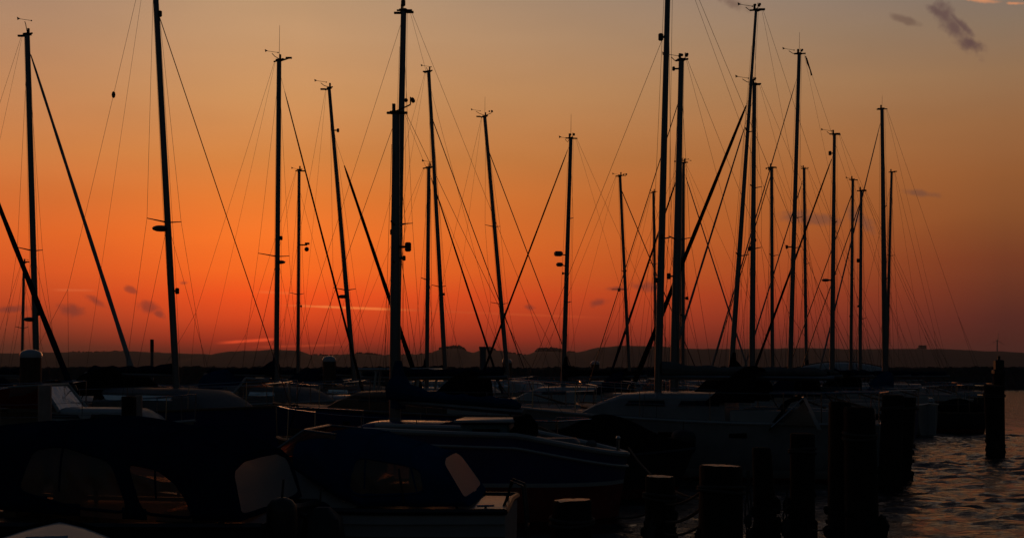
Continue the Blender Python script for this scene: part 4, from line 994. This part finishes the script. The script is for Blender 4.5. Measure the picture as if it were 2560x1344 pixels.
pile(112, 962, 25.5, .24, 'pinkish worn post against the nearest capped pile', m='pink_post', rim=False, group='bare worn posts', weed=False)
pile(322, 990, 24.5, .25, 'dark stub post left of the pinkish one behind the navy cover', rim=False, group='bare worn posts', weed=False)
pile(346, 988, 25.5, .14, 'thin pinkish post beside the dark stub behind the navy cover', m='pink_post', rim=False, group='bare worn posts', weed=False)
def post(px, py, Y, r, m, label, head=False):
    p = P(px, py, Y); t = empty('steel_post', (p.x, Y, 0), 0, label, 'steel post')
    one(t, 'post_shaft', m, lambda b: b.tube([(0,0,-.6),(0,0,p.z-.1)], r, 14))
    one(t, 'post_cap', 'black_plastic' if head else m, lambda b: (b.tube([(0,0,p.z-(.55 if head else .1)),(0,0,p.z)], r*1.18, 12)))
post(1207, 866, 50, .115, 'grey_steel', 'pale blue-grey steel post where two dark furled sails cross')
post(380, 848, 62, .07, 'grey_steel', 'thin steel post with a dark head left of the tall cut-off mast', head=True)

# ------------------------------------------------------------------ ropes
def rope(name, a, c, s, label, r=.012, m='rope', cat='rope', extra=()):
    a, c = Vector(a), Vector(c); b = MB(); b.tube([p-a for p in sag(a, c, s)], r, 6)
    for (p, q, ss) in extra: b.tube([x-a for x in sag(p, q, ss)], r, 6)
    o = b.build(name, m); o.location = a; tag(o, label, cat, 'mooring ropes')
rope('mooring_rope', P(1572,1118,17.6), P(1795,1248,12.2), .18, 'long slack rope from the navy bow down to the thickest front pile')
rope('mooring_rope', P(1540,1292,16.6), P(1640,1272,14.1), .04, 'short rope from the red hull to the second front pile')
rope('mooring_rope', P(1660,1258,13.95), P(1760,1222,12.1), .05, 'upper rope between the two stout front piles')
rope('mooring_rope', P(1660,1302,13.95), P(1765,1258,12.1), .06, 'middle rope slanting up between the two stout front piles', r=.016)
rope('mooring_rope', P(1655,1330,13.95), P(1752,1312,12.1), .05, 'lowest rope between the two stout front piles')
rope('mooring_rope', P(1600,1120,20), P(1745,1185,21.8), .18, 'curved rope across the white yacht bow')
def hang(px, y0, y1, Y, label, k=3):
    a = P(px, y0, Y); b = MB()
    for i in range(k): b.tube([Vector((.015*math.sin(j*1.1+i*2)+(i-1)*.018*j/4, .01*i, -(y1-y0)/F*Y*j/8)) for j in range(9)], .008, 5)
    b.ball(Vector((0,0,-(y1-y0)/F*Y*.72)), .045, 8, sc=(1,.8,1.6), wob=.8)
    o = b.build('hanging_rope', 'rope'); o.location = a; tag(o, label, 'rope')
hang(1871, 1175, 1350, 14.3, 'frayed rope ends hanging left of the thin slanting pile')
hang(1630, 1290, 1350, 13.8, 'tangle of rope hanging at the foot of the second front pile', 2)
hang(1966, 1225, 1350, 14.3, 'rope hanging down the left side of the slim upright pile', 2)
rope('mooring_rope', P(1932,1270,14.3), P(1975,1262,14.3), .03, 'short rope from the thin slanting pile to the slim upright pile', r=.008)
rope('mooring_rope', P(2030,1322,14.2), P(2075,1318,13.0), .02, 'short rope from the slim upright pile to the tall pair', r=.008)

# ------------------------------------------------------------------ haze over the water
def haze():
    b = MB(); b.box((0, 1600, 30), (5200, 3400, 66), bev=.01)
    o = b.build('haze', 'rubble', smooth=False); m = bpy.data.materials.new('evening_haze'); m.use_nodes = True; t = m.node_tree; t.nodes.clear()
    oo = t.nodes.new('ShaderNodeOutputMaterial'); v = t.nodes.new('ShaderNodeVolumePrincipled'); v.inputs['Color'].default_value = (.85,.82,.80,1); v.inputs['Density'].default_value = .00012; v.inputs['Anisotropy'].default_value = .3
    t.links.new(v.outputs[0], oo.inputs['Volume']); o.data.materials.clear(); o.data.materials.append(m); tag(o, 'thin evening haze over the harbour', kind='stuff')
haze()
if __name__ == '__main__':
    import itertools
    def corners(B_, k):
        _, x, y, rz, L, Bm = B_; c, s = math.cos(rz), math.sin(rz)
        return [(x+c*a*L/2, y+s*a*L/2) for a in (-.9,-.5,0,.5,.9)]
    for A_, B_ in itertools.combinations(BOATS, 2):
        dmin = min(math.hypot(p[0]-q[0], p[1]-q[1]) for p in corners(A_, 0) for q in corners(B_, 0))
        if dmin < (A_[5]+B_[5])/2*.85: print('CLOSE', A_[0], B_[0], round(dmin, 2))
    for b_ in BOATS: print('BOAT', b_[0], *[round(q, 2) for q in b_[1:3]], round(math.degrees(b_[3])), round(b_[4], 1))
